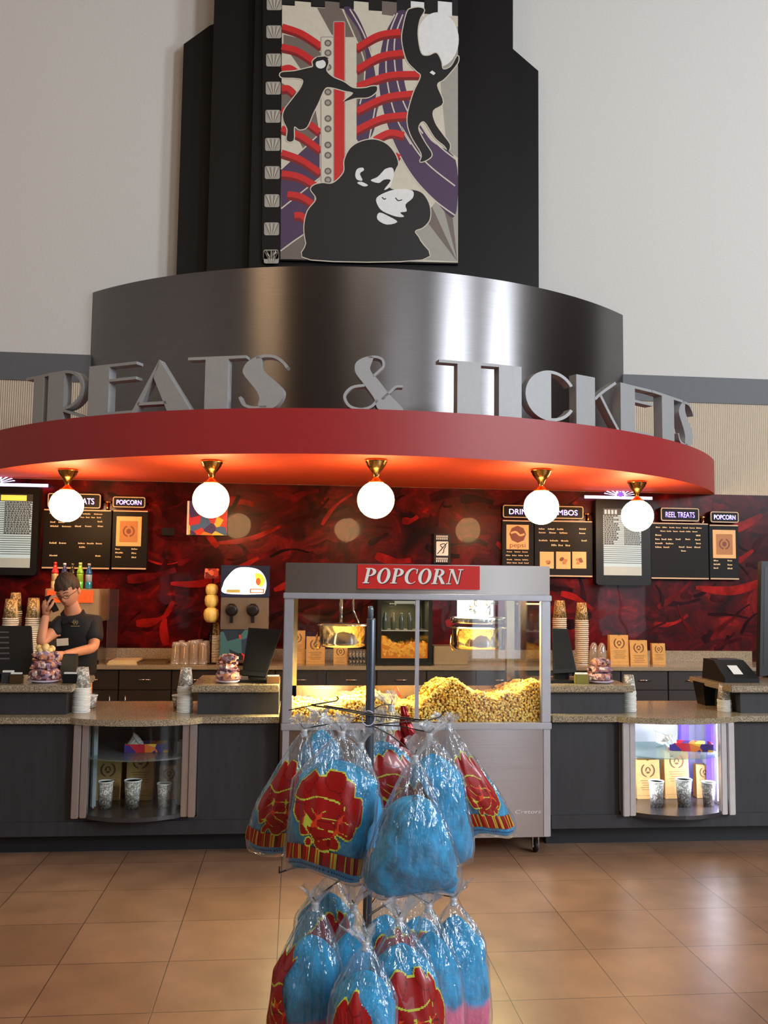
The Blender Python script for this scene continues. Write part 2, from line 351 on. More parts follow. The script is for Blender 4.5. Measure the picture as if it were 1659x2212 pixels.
# black stepped tower with the mural poster
tw = thing('tower', 'tall black stepped tower on the cream wall above the metal fascia', 'tower', (.6, YW, 4.322))
Zb = 4.322
def col_box(a0, a1, Yf, name, top=None, chL=None):
    x0, x1 = at(a0, 590, Yf).x, at(a1, 620, Yf).x
    return x0, x1
x0, x1 = at(381, 590, 8.25).x, at(1164, 620, 8.25).x
m0, m1 = at(446, 590, 8.1).x, at(1108, 610, 8.1).x
zl, zm = at(390, 95, 8.25).z, at(453, 55, 8.25).z
zr, zn = at(1161, 153, 8.25).z, at(1105, 103, 8.25).z
T = plane_T(0, 8.25, 0); mw = at(453, 55, 8.25).x; mwr = at(1105, 103, 8.25).x
for nm, lp in (('left', [(x0, Zb), (m0+.2, Zb), (m0+.2, zm+.12), (mw, zm), (x0, zl)]), ('right', [(m1-.2, Zb), (x1, Zb), (x1, zr), (mwr, zn), (m1-.2, zn+.15)])):
    in_par(MB().poly([lp], T, .15).build('side_wing', m_black), tw)
in_par(MB().box(m0, m1, 8.1, YW-.004, Zb, ZC-.01).build('tower_shaft', m_black), tw)
c0, c1 = at(537, 590, 8.0).x, at(1021, 590, 8.0).x
in_par(MB().box(c0, c1, 8.0, 8.1, Zb, ZC-.01).build('front_panel', mat('black_panel', (12, 10, 11), .45, spec=.25)), tw)

# ------------------------------------------------------------------ big letters standing on the canopy (heavy stems, hairline bars)
def G(ch):
    t = .055; s = []
    R4 = lambda a, b, c, d: [(a, b), (c, b), (c, d), (a, d)]
    if ch == 'T': return 1.15, [[R4(0, 1-t, 1.15, 1)], [R4(.35, 0, .8, 1-t+.001)]]
    if ch == 'I': return .46, [[R4(0, 0, .46, 1)]]
    if ch == 'E': return .92, [[R4(0, 0, .4, 1)], [R4(.4, 1-t, .92, 1)], [R4(.4, .68-t/2, .92, .68+t/2)], [R4(.4, 0, .92, t)]]
    if ch == 'R':
        a = ell(.4, .6, .48, .4, 20, PI/2, -PI/2); b = ell(.4, .6, .42, .345, 20, -PI/2, PI/2)
        return .98, [[R4(0, 0, .4, 1)], [a+b], [[(.4, .2), (.46, .2), (.99, 0), (.85, 0), (.4, .165)]]]
    if ch == 'A': return 1.14, [[[(.52, 1), (1.14, 0), (.70, 0), (.42, .66)]], [[(.42, .66), (.46, .6), (.07, 0), (0, 0), (.385, .6)]] if False else [[(.0, 0), (.075, 0), (.5, .86), (.52, 1)]], [R4(.12, .14, .68, .14+t)]]
    if ch == 'C':
        o = ell(.5, .5, .5, .5, 40, rad(48), rad(312)); i = ell(.5, .5, .435, .44, 30, rad(312), rad(270))
        body = ell(.5, .5, .5, .5, 26, rad(90), rad(270))
        top = ell(.5, .5, .5, .5, 16, rad(30), rad(90))+ell(.5, .5, .44, .44, 16, rad(90), rad(30))
        bot = ell(.5, .5, .5, .5, 16, rad(270), rad(330))+ell(.5, .5, .44, .44, 16, rad(330), rad(270))
        return .95, [[body], [top], [bot]]
    if ch == 'K': return 1.0, [[R4(0, 0, .43, 1)], [ribbon([(.43, .56), (.6, .72), (.93, .97)], .055)], [ribbon([(.56, .66), (.75, .35), (.98, .0)], .055)]]
    if ch == 'S':
        body = crs([(.14, .88), (.05, .74), (.08, .62), (.3, .36), (.38, .2), (.36, .06), (.46, 0), (.62, .0), (.76, .1), (.84, .26), (.8, .4), (.5, .66), (.4, .8), (.4, .94), (.32, .98)], 5)
        return .95, [[body], [ribbon([(.3, .955), (.48, .985), (.66, .965), (.82, .86), (.9, .76)], .055)], [ribbon([(.0, .22), (.08, .08), (.24, .02), (.42, .02), (.52, .03)], .055)]]
    if ch == '&':
        body = crs([(.2, .86), (.2, .68), (.34, .48), (.52, .22), (.62, .0), (1.03, 0), (.8, .28), (.6, .55), (.45, .75), (.5, .98), (.34, .97)], 5)
        up = ribbon([(.42, .975), (.55, .99), (.66, .94), (.68, .82), (.6, .72), (.5, .62)], .045)
        lo = ribbon([(.36, .45), (.14, .40), (.02, .24), (.1, .06), (.3, .0), (.48, .06), (.58, .18)], .05)
        tl = ribbon([(.66, .2), (.8, .34), (.9, .44), (1.02, .45)], .045)
        return 1.05, [[body], [up], [lo], [tl]]
m_let = mat('letter_grey', (160, 161, 162), .5, .12)
LR = CRD-.01
def ang_at(px, py):
    d = ray(px, py); o = Vector((-CX, -CY)); dd = Vector((d.x, d.y)); a = dd.dot(dd); b = 2*o.dot(dd); c = o.dot(o)-LR*LR
    t = (-b-math.sqrt(max(b*b-4*a*c, 0)))/(2*a); x, y = d.x*t-CX, CY-d.y*t; return math.atan2(x, y)
letters = [('T', 52, 108, 910, 'first letter at the far left end of the sign'), ('R', 101, 186, 905, 'second from the left end'), ('E', 189, 291, 893, 'third from the left, between R and A'),
 ('A', 283, 411, 887, 'with a hairline left side, left half of the sign'), ('T', 403, 529, 885, 'left of the S that ends the first word'), ('S', 517, 624, 883, 'ending the first word, left of the ampersand'),
 ('&', 742, 874, 886, 'ampersand in the middle of the sign'), ('T', 948, 1078, 892, 'starting the second word, right of the ampersand'), ('I', 1079, 1128, 898, 'plain thick bar between T and C'),
 ('C', 1136, 1240, 906, 'round letter between I and K'), ('K', 1246, 1338, 922, 'between C and E in the second word'), ('E', 1342, 1412, 935, 'third from the right end'),
 ('T', 1410, 1476, 945, 'second from the right end'), ('S', 1467, 1502, 955, 'last letter at the far right end')]
for ch, a, b, yb, wh in letters:
    t0, t1 = ang_at(a, yb-20), ang_at(b, yb-20); tm = (t0+t1)/2; wd_ = 2*LR*math.sin((t1-t0)/2); gw, shp = G(ch); k = .395
    kx = wd_/gw
    ox, oy = CX+LR*math.sin(tm), CY-LR*math.cos(tm); rt = Vector((math.cos(tm), math.sin(tm), 0)); out = Vector((math.sin(tm), -math.cos(tm), 0))
    T = lambda u, v, w=0: Vector(((u-gw/2)*kx, -w, v*k))
    mb = MB()
    for lp in shp: mb.poly(lp, T, .08, 0, 0)
    o = mb.build('sign_letter', m_let)
    o.location = (ox-out.x*.01, oy-out.y*.01, CZ1+.001); o.rotation_euler = (0, 0, tm)
    tag(o, 'big grey metal %s, %s' % ('sign' if ch == '&' else 'letter '+ch, wh), 'sign letter', 'letters of the canopy sign')

# ------------------------------------------------------------------ poster on the tower (coordinates read off the photograph, on the plane of the panel)
YP = 7.965
def PT(u, v, w=0):
    q = at(540+u*.28933, v*.28933, YP); return Vector((q.x, YP-w, q.z))
pm = [mat('print_cream', (206, 198, 180), .5), mat('print_purple', (74, 52, 84), .5), mat('print_red', (200, 34, 34), .5), mat('print_black', (12, 11, 13), .5),
      mat('print_white', (226, 226, 224), .5), mat('print_taupe', (112, 100, 92), .5), mat('print_grey', (160, 156, 146), .5), mat('print_darkred', (128, 22, 24), .5)]
mb = MB()
def pp(lp, mi, lv, line=None):
    # flip so that v grows upward for the winding; lp in picture pixels
    f = [(u, -v) for u, v in lp]
    mb.poly([f], lambda u, v, w: PT(u, -v, w), 0, mi, .004+lv*.0007)
    if line: 
        c = lp+[lp[0]]
        mb.poly([[(u, -v) for u, v in ribbon(c, line, 1)]], lambda u, v, w: PT(u, -v, w), 0, 0, .004+lv*.0007+.0003)
W0, W1, V0, V1 = 232, 1552, 0, 1962
pp([(240, 40), (1552, 120), (1552, 1962), (228, 1935)], 0, 0)
# crenellated film edge on top
for i, (a, b) in enumerate(((240, 335), (455, 560), (668, 775), (885, 985), (1095, 1200), (1300, 1402), (1508, 1552))): pp([(a, 0), (b, 0), (b, 38+i*14), (a, 34+i*14)], 3, 1)
for a, b in ((335, 455), (560, 668), (775, 885), (985, 1095), (1200, 1300), (1402, 1508)): pp([(a, 10), (b, 20), (b, 125), (a, 110)], 5 if a in (560, 985) else (0 if a < 1200 else 4), .5)
# background fields
pp([(500, 60), (690, 70), (840, 230), (930, 500), (960, 800), (890, 1050), (790, 1040), (800, 560), (735, 290), (610, 260)], 5, 1)
pp(crs([(700, 70), (775, 80), (880, 300), (945, 600), (940, 900), (890, 1040), (795, 1040), (800, 800), (870, 500), (820, 250)], 6), 1, 1.5)
pp(crs([(1085, 100), (1180, 100), (1140, 300), (1150, 600), (1230, 850), (1350, 1050), (1535, 1200), (1530, 1615), (1380, 1500), (1220, 1330), (1090, 1120), (1000, 850), (960, 560), (1000, 280)], 6), 1, 1.5)
pp([(1380, 250), (1552, 200), (1552, 1180), (1470, 1120), (1430, 700)], 6, 1)
pp([(250, 260), (420, 300), (530, 400), (530, 470), (380, 520), (250, 330)], 5, 1)
pp([(236, 620), (330, 680), (480, 760), (520, 1010), (400, 1120), (300, 920), (236, 860)], 5, 1)
pp([(232, 1265), (440, 1080), (520, 1010), (520, 1340), (232, 1560)], 1, 1.2)
pp([(230, 1560), (480, 1360), (480, 1700), (228, 1880)], 1, 1.2)
pp([(228, 1880), (410, 1745), (460, 1940), (228, 1935)], 5, 1.2)
for i in range(5):
    a0 = (1230+i*64, 1700-i*78); a1 = (1230+(i+1)*64, 1700-(i+1)*78)
    pp([(1548, 1955), (1290+0*i, 1955) if i == 0 else (a0[0], a0[1]), (a0[0], a0[1]), (a1[0], a1[1])] if i else [(1548, 1955), (1285, 1940), (1230, 1700), a1], (6, 5)[i % 2], 1.3)
# cream sweeping lines
for l in ([(690, 70), (770, 250), (850, 450), (850, 640), (820, 780)], [(745, 70), (850, 260), (930, 500), (945, 720), (890, 1040)], [(1100, 100), (1040, 260), (1015, 480), (1040, 700), (1100, 900), (1200, 1080)], [(1140, 110), (1080, 300), (1090, 560), (1160, 800), (1290, 1000)],
          [(1080, 110), (985, 300), (950, 520), (980, 780), (1060, 1040), (1200, 1300), (1370, 1490), (1530, 1610)], [(1130, 950), (1300, 1200), (1530, 1390)], [(1230, 880), (1400, 1080), (1540, 1195)],
          [(232, 1265), (380, 1130), (515, 1005)], [(232, 1560), (370, 1450), (520, 1330)], [(228, 1875), (330, 1800), (420, 1740)]):
    pp(ribbon(l, 10), 0, 2)
# red ribs left and right of the column
for k, (x0_, y0_, x1_, y1_) in enumerate(((240, 200, 530, 345), (236, 350, 470, 455), (236, 520, 350, 540), (236, 665, 330, 700), (236, 820, 520, 985), (236, 960, 525, 1120), (236, 1140, 525, 1290), (236, 1295, 490, 1385), (280, 1450, 480, 1530), (330, 1610, 430, 1650))):
    l = [(x0_, y0_), ((x0_+x1_)/2, (y0_+y1_)/2-22), (x1_, y1_)]
    pp([(u, v+24) for u, v in ribbon(l, 44)], 7, 2.2); pp(ribbon(l, 44), 2, 2.6)
for k, (x0_, y0_, x1_, y1_) in enumerate(((795, 360, 1125, 240), (795, 520, 1150, 395), (800, 645, 1275, 555), (795, 830, 1220, 700), (790, 975, 1190, 860), (930, 1045, 1150, 1010), (1080, 1160, 1115, 1180))):
    l = [(x0_, y0_), ((x0_+x1_)/2, (y0_+y1_)/2-35), (x1_, y1_)]
    if x1_-x0_ < 60: l = [(x0_, y0_), (x0_+17, y0_+10), (x1_, y1_)]
    pp([(u, v+24) for u, v in ribbon(l, 46)], 7, 2.2); pp(ribbon(l, 46), 2, 2.6)
# neon column of a cinema front
pp(rrect(527, 275, 620, 1360, 12), 6, 3); pp(rrect(534, 283, 620, 1360, 10), 0, 3.2); pp(rrect(700, 280, 795, 1360, 12), 0, 3); pp(rrect(620, 160, 712, 1370, 14), 6, 3.4); pp(rrect(628, 168, 704, 1370, 10), 2, 3.8)
for y in (325, 398, 505, 690, 770, 888, 965, 1085, 1162, 1280, 1345): pp(ell(582, y, 27, 26, 18), 5, 3.6); pp(ell(582, y, 15, 14, 14), 6, 4)
# a leaping figure in a hat, a reaching figure by a white disc, an embracing couple: plain black silhouettes
def sil(p, lv, n=4): 
    c = crs(p, n); pp(ribbon(c+[c[0]], 15, 1), 0, lv-.3); pp(c, 3, lv)
sil([(235, 545), (330, 535), (430, 512), (470, 500), (468, 460), (510, 430), (570, 435), (585, 470), (570, 530), (620, 580), (700, 615), (770, 660), (860, 660), (900, 650), (945, 650), (940, 690), (880, 730), (790, 735), (700, 760), (770, 700), (700, 680), (600, 655), (555, 670), (510, 770), (470, 850), (425, 950), (370, 970), (330, 950), (325, 1050), (275, 1050), (280, 970), (250, 900), (255, 830), (320, 740), (380, 660), (395, 600), (330, 585), (235, 580)], 6)
pp(ell(528, 482, 38, 34, 16), 4, 6.6); pp([(470, 470), (590, 440), (560, 425), (500, 430)], 3, 6.9)
pp(ell(1400, 300, 158, 205, 40), 4, 5); pp([(1552, 120), (1620, 120), (1620, 500), (1552, 420)], 3, 5.3) if False else None
sil([(1175, 90), (1200, 70), (1260, 60), (1300, 80), (1265, 150), (1250, 260), (1275, 400), (1330, 420), (1390, 400), (1425, 460), (1440, 520), (1500, 500), (1548, 420), (1550, 470), (1480, 560), (1440, 600), (1395, 640), (1440, 770), (1365, 830), (1380, 920), (1440, 1010), (1490, 1080), (1480, 1130), (1450, 1090), (1380, 1030), (1300, 910), (1255, 960), (1300, 1060), (1355, 1150), (1330, 1190), (1270, 1210), (1280, 1150), (1200, 1010), (1175, 880), (1220, 700), (1275, 575), (1240, 530), (1170, 450), (1135, 300), (1150, 180)], 6)
pp(ell(1350, 365, 22, 42, 14), 4, 6.6); pp([(1340, 545), (1360, 530), (1385, 550), (1370, 565)], 4, 6.6)
# couple
sil([(455, 1940), (420, 1820), (405, 1700), (430, 1580), (495, 1490), (455, 1420), (480, 1385), (540, 1370), (620, 1370), (700, 1290), (705, 1200), (750, 1110), (830, 1060), (930, 1045), (1020, 1080), (1080, 1150), (1105, 1220), (1090, 1260), (1060, 1330), (1040, 1400), (1100, 1420), (1210, 1420), (1290, 1450), (1340, 1540), (1340, 1640), (1290, 1700), (1230, 1730), (1270, 1800), (1285, 1940)], 7)
pp(crs([(985, 1290), (1010, 1265), (1060, 1255), (1075, 1300), (1060, 1360), (1045, 1400), (1000, 1420), (1050, 1350), (1000, 1345), (960, 1370), (900, 1350), (950, 1325)], 3), 4, 8)
pp(crs([(785, 1310), (800, 1265), (840, 1255), (850, 1275), (820, 1300), (840, 1350), (800, 1345)], 3), 4, 8); pp(crs([(800, 1370), (830, 1360), (880, 1385), (850, 1395)], 3), 4, 8)
pp(crs([(945, 1480), (1010, 1440), (1100, 1415), (1210, 1425), (1215, 1480), (1160, 1530), (1170, 1580), (1120, 1590), (1150, 1620), (1090, 1620), (990, 1580), (950, 1530)], 3), 4, 8)
pp(crs([(950, 1640), (965, 1590), (1040, 1620), (1100, 1660), (1020, 1680)], 3), 4, 8); pp(ribbon([(1085, 1480), (1105, 1500), (1135, 1495)], 8), 3, 8.4); pp(ribbon([(985, 1475), (1000, 1490), (1015, 1485)], 8), 3, 8.4)
poster_print = mb.build('poster_print', pm)
poster = thing('wall_poster', 'large mural poster of black silhouettes on red, purple and cream shapes', 'poster', (at(790, 290, YP).x, YP, at(790, 565, YP).z))
in_par(poster_print, poster)
mb = MB()
A, B, C_, D = PT(96, -20), PT(1558, 60), PT(1555, 1972), PT(90, 1940)
mb.add([A, B, C_, D]+[p+Vector((0, .034, 0)) for p in (A, B, C_, D)], [(3, 2, 1, 0), (4, 5, 6, 7), (0, 1, 5, 4), (1, 2, 6, 5), (2, 3, 7, 6), (3, 0, 4, 7)])
in_par(mb.build('backing_board', m_black), poster)
mb = MB()
for i in range(11):
    ux = 182-i*2.2-(i*.2); vy = -18+i*210
    if i == 10: vy = 1865
    x0_, x1_, y0_, y1_ = ux-57, ux+55, vy-0, vy+(96 if i < 10 and i else 96 if i else 96)
    if i == 10: y1_ = 1935
    mb = MB(); lp = [(u, -v) for u, v in rrect(x0_, y0_, x1_, y1_, 14)]
    mb.poly([lp], lambda u, v, w: PT(u, -v, w), 0, 0, .0045)
    for k in range(-3, 4):
        l = [(ux+k*4, y1_-6), (ux+k*17, y0_+8)]
        mb.poly([[(u, -v) for u, v in ribbon(l, 5, 1)]], lambda u, v, w: PT(u, -v, w), 0, 1 if k % 2 else 2, .0055)
    in_par(mb.build('film_perforation', [pm[6], pm[5], pm[0]]), poster)

# ================================================================== COUNTERS
def parent_box(name, b, m, par, ch=0):
    return in_par(MB().box(*b, ch=ch).build(name, m), par)
m_toe = mat('toe_kick', (30, 30, 33), .5)
YC, YK = 5.50, 5.62                       # counter face, toe kick
LX = (-3.3, -.085); RX = (1.60, 4.9)
CL = (-1.275, -.565, .255); CRr = (2.04, 2.765, .225)      # display case: x0, x1, bottom
def counter(x0, x1, case, lab):
    t = thing('counter', lab, 'counter', ((x0+x1)/2, YC, 0))
    a, b, zb = case
    mb = MB(); mb.box(x0, a-.004, YC, 6.15, .12, .775); mb.box(b+.004, x1, YC, 6.15, .12, .775); mb.box(a-.004, b+.004, YC, 6.15, .12, zb-.03); mb.box(a-.004, b+.004, 6.0, 6.15, zb-.03, .775)
    in_par(mb.build('body', m_char), t)
    in_par(MB().box(x0+.001, x1-.001, YK, 6.14, 0, .12).build('toe_kick', m_toe), t)
    in_par(MB().box(x0, x1, YC-.012, YC, .125, .205).build('base_panel', m_char), t)
    # granite top with a bowed nose over the case
    c = (a+b)/2; hw = (b-a)/2+.03; fr = [(x0, 5.46)]
    fr += [(c-hw+2*hw*i/20, 5.46-.115*math.sin(PI*i/20)**.7 if 0 < i < 20 else 5.46) for i in range(21)]+[(x1, 5.46)]
    lp = fr+[(x1, 6.2), (x0, 6.2)]
    in_par(MB().poly([lp], lambda u, v, w: Vector((u, v, .812+w)), .036).build('granite_top', m_granite), t)
    return t
counter(*LX, CL, 'long charcoal counter with granite top, left of the popcorn machine')
counter(*RX, CRr, 'long charcoal counter with granite top, right of the popcorn machine')
def ledge(a, b, wa, wb, lab):
    t = thing('raised_ledge', lab, 'raised counter', ((a+b)/2, 5.8, .813))
    in_par(MB().box(a+wa, b-wb, 5.58, 6.1, .813, .948).build('ledge_body', m_char), t)
    in_par(MB().box(a, b, 5.54, 6.16, .948, .99, ch=.006).build('granite_slab', m_granite), t)
ledge(-3.2, -1.318, 0, .04, 'raised granite shelf on the left counter, in front of the man')
ledge(-.62, -.09, .04, 0, 'short raised granite shelf against the left side of the popcorn machine')
ledge(1.605, 2.155, 0, .05, 'raised granite shelf against the right side of the popcorn machine')
ledge(2.80, 4.8, .08, 0, 'raised granite shelf at the far right end of the counter')

# ------------------------------------------------------------------ paper goods builders
m_cupw = mat('cup_white', (232, 230, 224), .45)
def cup_mat(nm, base, dark):
    m = mat(nm, base, .45); nt = m.node_tree; N = nt.nodes; L = nt.links; b = N['Principled BSDF']
    tc = N.new('ShaderNodeTexCoord'); v = N.new('ShaderNodeTexNoise'); v.inputs['Scale'].default_value = 46; v.inputs['Distortion'].default_value = 2; L.new(tc.outputs['Object'], v.inputs[0])
    r = N.new('ShaderNodeValToRGB'); r.color_ramp.interpolation = 'CONSTANT'; r.color_ramp.elements[0].color = srgb(dark); r.color_ramp.elements[1].position = .52; r.color_ramp.elements[1].color = srgb(base); L.new(v.outputs[0], r.inputs[0]); L.new(r.outputs[0], b.inputs['Base Color']); return m
m_plaink = mat('cup_kraft_plain', (206, 178, 124), .5); m_cup = cup_mat('cup_print', (220, 218, 210), (140, 134, 126)); m_cupk = cup_mat('cup_print_kraft', (214, 186, 130), (110, 88, 54))
def cup_mesh(r0, r1, h, m, name='paper_cup'):
    """upright: r0 bottom, r1 rim; open top"""
    mb = MB(); mb.lathe([(0, .004), (r0-.003, .004), (r0, 0), (r1, h-.008)], n=28, mi=0); mb.lathe([(r1-.001, h-.008), (r1+.004, h-.005), (r1+.003, h), (r1-.002, h), (r1-.004, h-.006), (r0-.004, .008), (0, .008)], n=28, mi=1)
    return mb.build(name, [m, m_cupw])
def cup(x, y, z, r0, r1, h, lab, m=None, group=None):
    o = cup_mesh(r0, r1, h, m or m_cup); o.location = (x, y, z); tag(o, lab, 'cup', group); return o
def cup_stack(x, y, z, r0, r1, h, total, pitch, lab, grp, m=None):
    """upside-down stack, narrow end up"""
    n = max(1, int(round((total-h)/pitch))+1); first = None; plain = None
    for i in range(n):
        if first is None:
            o = first = cup_mesh(r0, r1, h, m or m_cup)
            o.rotation_euler = (PI, 0, 0); tag(o, lab, 'cup', grp)
        else:
            o = dup(first); o.rotation_euler = (PI, 0, i*.7)
            if plain is None: plain = first.data.copy(); plain.materials[0] = m_cupw if m is None else m_plaink
            if i < n-1: o.data = plain
        if i == 0 and n > 1: pass
        o.location = (x+.0015*math.sin(i*1.7), y, z+h+i*pitch)
m_ink = mat('brown_ink', (96, 62, 34), .7); m_kraft2 = mat('kraft_inside', (150, 108, 60), .8)
def kraft_bag(x, y, z, w, h, lab, rz=0, group='kraft paper popcorn bags', mk=None, d=None):
    d = d or w*.55; t = w*.04; mb = MB()
    # body with gusseted sides, open top with a notch
    f = [(-w/2, 0), (w/2, 0), (w/2, h), (w*.07, h), (0, h*.965), (-w*.07, h), (-w/2, h)]
    mb.poly([f], lambda u, v, q: Vector((u, -d/2+v/h*d*.22, v)), 0, 0)
    mb.poly([[(-w/2, 0), (w/2, 0), (w/2, h*1.0), (-w/2, h*1.0)]], lambda u, v, q: Vector((u, d/2-v/h*d*.22, v)), 0, 2)
    mb.poly([[(-w/2, 0), (w/2, 0), (w/2, h*1.0), (-w/2, h*1.0)]], lambda u, v, q: Vector((u, d/2-v/h*d*.22+.001, v)), 0, 0)
    for s_ in (-1, 1):
        a = s_*w/2; g = s_*w*.38
        mb.add([(a, -d/2, 0), (g+s_*w*.08, 0, 0), (a, d/2, 0), (a, -d/2+d*.22, h), (g, 0, h), (a, d/2-d*.22, h)], [(0, 1, 4, 3), (1, 2, 5, 4)], 0)
    mb.add([(-w/2, -d/2, .001), (w/2, -d/2, .001), (w/2, d/2, .001), (-w/2, d/2, .001)], [(0, 1, 2, 3)], 0)
    P = lambda u, v, q=0: Vector((u, -d/2+v/h*d*.22-.0012-q, v))
    cy = h-w*.42; r = w*.27
    for s_ in (-1, 1):
        mb.poly([ribbon([(s_*r*math.sin(a), cy-r*math.cos(a)) for a in (0.25, .9, 1.6, 2.2, 2.6)], lambda q: w*.035*(1+math.sin(q*PI)), 4)], P, 0, 1)
    mb.poly([ell(0, cy, r*.45, r*.5, 14)], P, 0, 1); mb.poly([ell(0, cy+r*.05, r*.2, r*.28, 10)], P, 0, 0, .0006)
    mb.poly([ribbon([(-r*.35, cy-r*.3), (0, cy+.1*r), (r*.4, cy-.35*r)], w*.03, 3)], P, 0, 0, .001)
    for k in range(5):
        yy = cy-r*1.55-k*w*.09; ww = w*(.34-.05*(k % 3))
        if yy < h*.06: break
        mb.poly([[(-ww, yy), (ww, yy), (ww, yy+w*.018), (-ww, yy+w*.018)]], P, 0, 1)
    mb.poly([[(-w*.46, h*.09), (w*.46, h*.09), (w*.46, h*.095), (-w*.46, h*.095)]], P, 0, 1)
    o = mb.build('popcorn_bag', [mk or m_kraft, m_ink, m_kraft2]); o.location = (x, y, z); o.rotation_euler = (0, 0, rz); tag(o, lab, 'paper bag', group); return o

# ------------------------------------------------------------------ display cases let into the counters
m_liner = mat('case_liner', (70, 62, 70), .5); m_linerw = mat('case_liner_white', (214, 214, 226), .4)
m_post = mat('polished_post', (205, 200, 198), .32, .85, noise=.03)
m_led = mat('cold_led_tube', (255, 255, 255), .5, emit=(226, 222, 255), es=9); m_ledp = mat('violet_strip', (120, 90, 220), .4, emit=(104, 80, 226), es=1.1)
m_shelfglass = film('shelf_glass', (205, 228, 222), .1, .06, .05, .3)
def display_case(case, lit, lab):
    x0, x1, zb = case; c = (x0+x1)/2; t = thing('display_case', lab, 'display case', (c, 5.7, zb-.028)); zt = .775
    pw = .085
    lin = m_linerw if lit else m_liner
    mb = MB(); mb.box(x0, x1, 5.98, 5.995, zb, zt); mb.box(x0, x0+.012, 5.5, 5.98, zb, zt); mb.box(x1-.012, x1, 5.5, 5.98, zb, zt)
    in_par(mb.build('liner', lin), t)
    bow = lambda k, n: 5.455-.10*math.sin(PI*k/n)**.8 if 0 < k < n else 5.455
    n = 18; a = x0+pw; b = x1-pw; fp = [(a+(b-a)*k/n, bow(k, n)) for k in range(n+1)]
    lp = [(x0+.013, 5.975), (x0+.013, 5.50)]+[(p[0], p[1]+.003) for p in fp]+[(x1-.013, 5.50), (x1-.013, 5.975)]
    in_par(MB().poly([lp], lambda u, v, w: Vector((u, v, zb+w)), .024).build('case_floor', mat('case_floor_dark', (58, 54, 56), .25)), t)
    vs = [(p[0], p[1], zb+.002) for p in fp]+[(p[0], p[1], zt-.003) for p in fp]
    in_par(MB().add(vs, [(k, k+1, n+2+k, n+1+k) for k in range(n)], 0, True).build('curved_glass', m_glass), t)
    zs = zb+(zt-zb)*.62
    in_par(MB().poly([[(x0+.013, 5.97), (x0+.013, 5.52)]+[(p[0], p[1]+.02) for p in fp]+[(x1-.013, 5.52), (x1-.013, 5.97)]], lambda u, v, w: Vector((u, v, zs+w)), .008).build('glass_shelf', m_shelfglass), t)
    for q0, q1, yy in ((x0, x0+.042, 5.44), (x0+.046, x0+pw, 5.45), (x1-pw, x1-.046, 5.45), (x1-.042, x1, 5.44)):
        in_par(MB().box(q0, q1, yy, 5.50, zb-.02, zt-.002, ch=.004).build('side_post', m_post), t)
    if lit:
        in_par(MB().tube([(x1-.028, 5.60, zb+.03), (x1-.028, 5.60, zt-.03)], .012, 10).build('light_tube', m_led), t)
        in_par(MB().tube([(x0+.026, 5.56, zb+.03), (x0+.026, 5.56, zt-.03)], .007, 10).build('light_tube', m_led), t)
        in_par(MB().box(x1-.028, x1-.0125, 5.70, 5.78, zb+.01, zt-.01).build('coloured_strip', m_ledp), t)
        in_par(MB().box(x1-.125, x1-.07, 5.94, 5.975, zb+.01, zt-.01).build('coloured_strip', m_ledp), t)
    else:
        in_par(MB().box(a+.0, a+.03, 5.55, 5.58, zb+.01, zt-.01, ch=.01).build('tube_cover', mat('frosted_tube', (150, 160, 168), .3)), t)
        in_par(MB().box(b-.05, b-.01, 5.60, 5.64, zb+.01, zt-.12, ch=.01).build('tube_cover', mat('frosted_tube_b', (170, 176, 180), .3)), t)
    return zs
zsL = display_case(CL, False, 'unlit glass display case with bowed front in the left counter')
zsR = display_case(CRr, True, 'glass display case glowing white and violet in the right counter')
for (x0, x1, zb), side, dat, cups in (
    (CL, 'left', ((232, .155, .25), (302, .165, .305), (364, .12, .205)), ((228, .038, .044, .16), (287, .038, .05, .165), (355, .032, .042, .145))),
    (CRr, 'right', ((1400, .16, .25), (1462, .165, .31), (1524, .12, .215)), ((1418, .038, .046, .16), (1477, .038, .05, .17), (1530, .032, .042, .15)))):
    for j, (px, w, h) in enumerate(dat):
        q = at(px, 1700, 5.80); kraft_bag(q.x, 5.83, zb+.0015, w, h, '%s kraft popcorn bag inside the %s display case' % (('left', 'tallest middle', 'smallest right-hand')[j], 'dark left' if side == 'left' else 'lit right'), group='popcorn bags in the display cases')
    for j, (px, r0, r1, h) in enumerate(cups):
        q = at(px, 1700, 5.60); cup(q.x, 5.60, zb+.0015, r0, r1, h, 'printed paper cup, %s of three in the %s display case' % (('leftmost', 'middle', 'rightmost')[j], 'dark left' if side == 'left' else 'lit right'), group='cups in the display cases')
def multi_mat(nm, cols, sc=30):
    m = mat(nm, cols[0], .45); nt = m.node_tree; N = nt.nodes; L = nt.links; b = N['Principled BSDF']
    tc = N.new('ShaderNodeTexCoord'); v = N.new('ShaderNodeTexVoronoi'); v.inputs['Scale'].default_value = sc; L.new(tc.outputs['Object'], v.inputs[0])
    sp = N.new('ShaderNodeSeparateColor'); L.new(v.outputs['Color'], sp.inputs[0]); r = N.new('ShaderNodeValToRGB'); r.color_ramp.interpolation = 'CONSTANT'; e = r.color_ramp.elements
    for i, c in enumerate(cols):
        x = e[i] if i < 2 else e.new(i/len(cols)); x.position = i/len(cols); x.color = srgb(c)
    L.new(sp.outputs[0], r.inputs[0]); L.new(r.outputs[0], b.inputs['Base Color']); return m
m_tray = multi_mat('candy_tray_print', [(40, 90, 180), (230, 120, 40), (200, 30, 50), (240, 190, 60), (60, 40, 120)], 22)
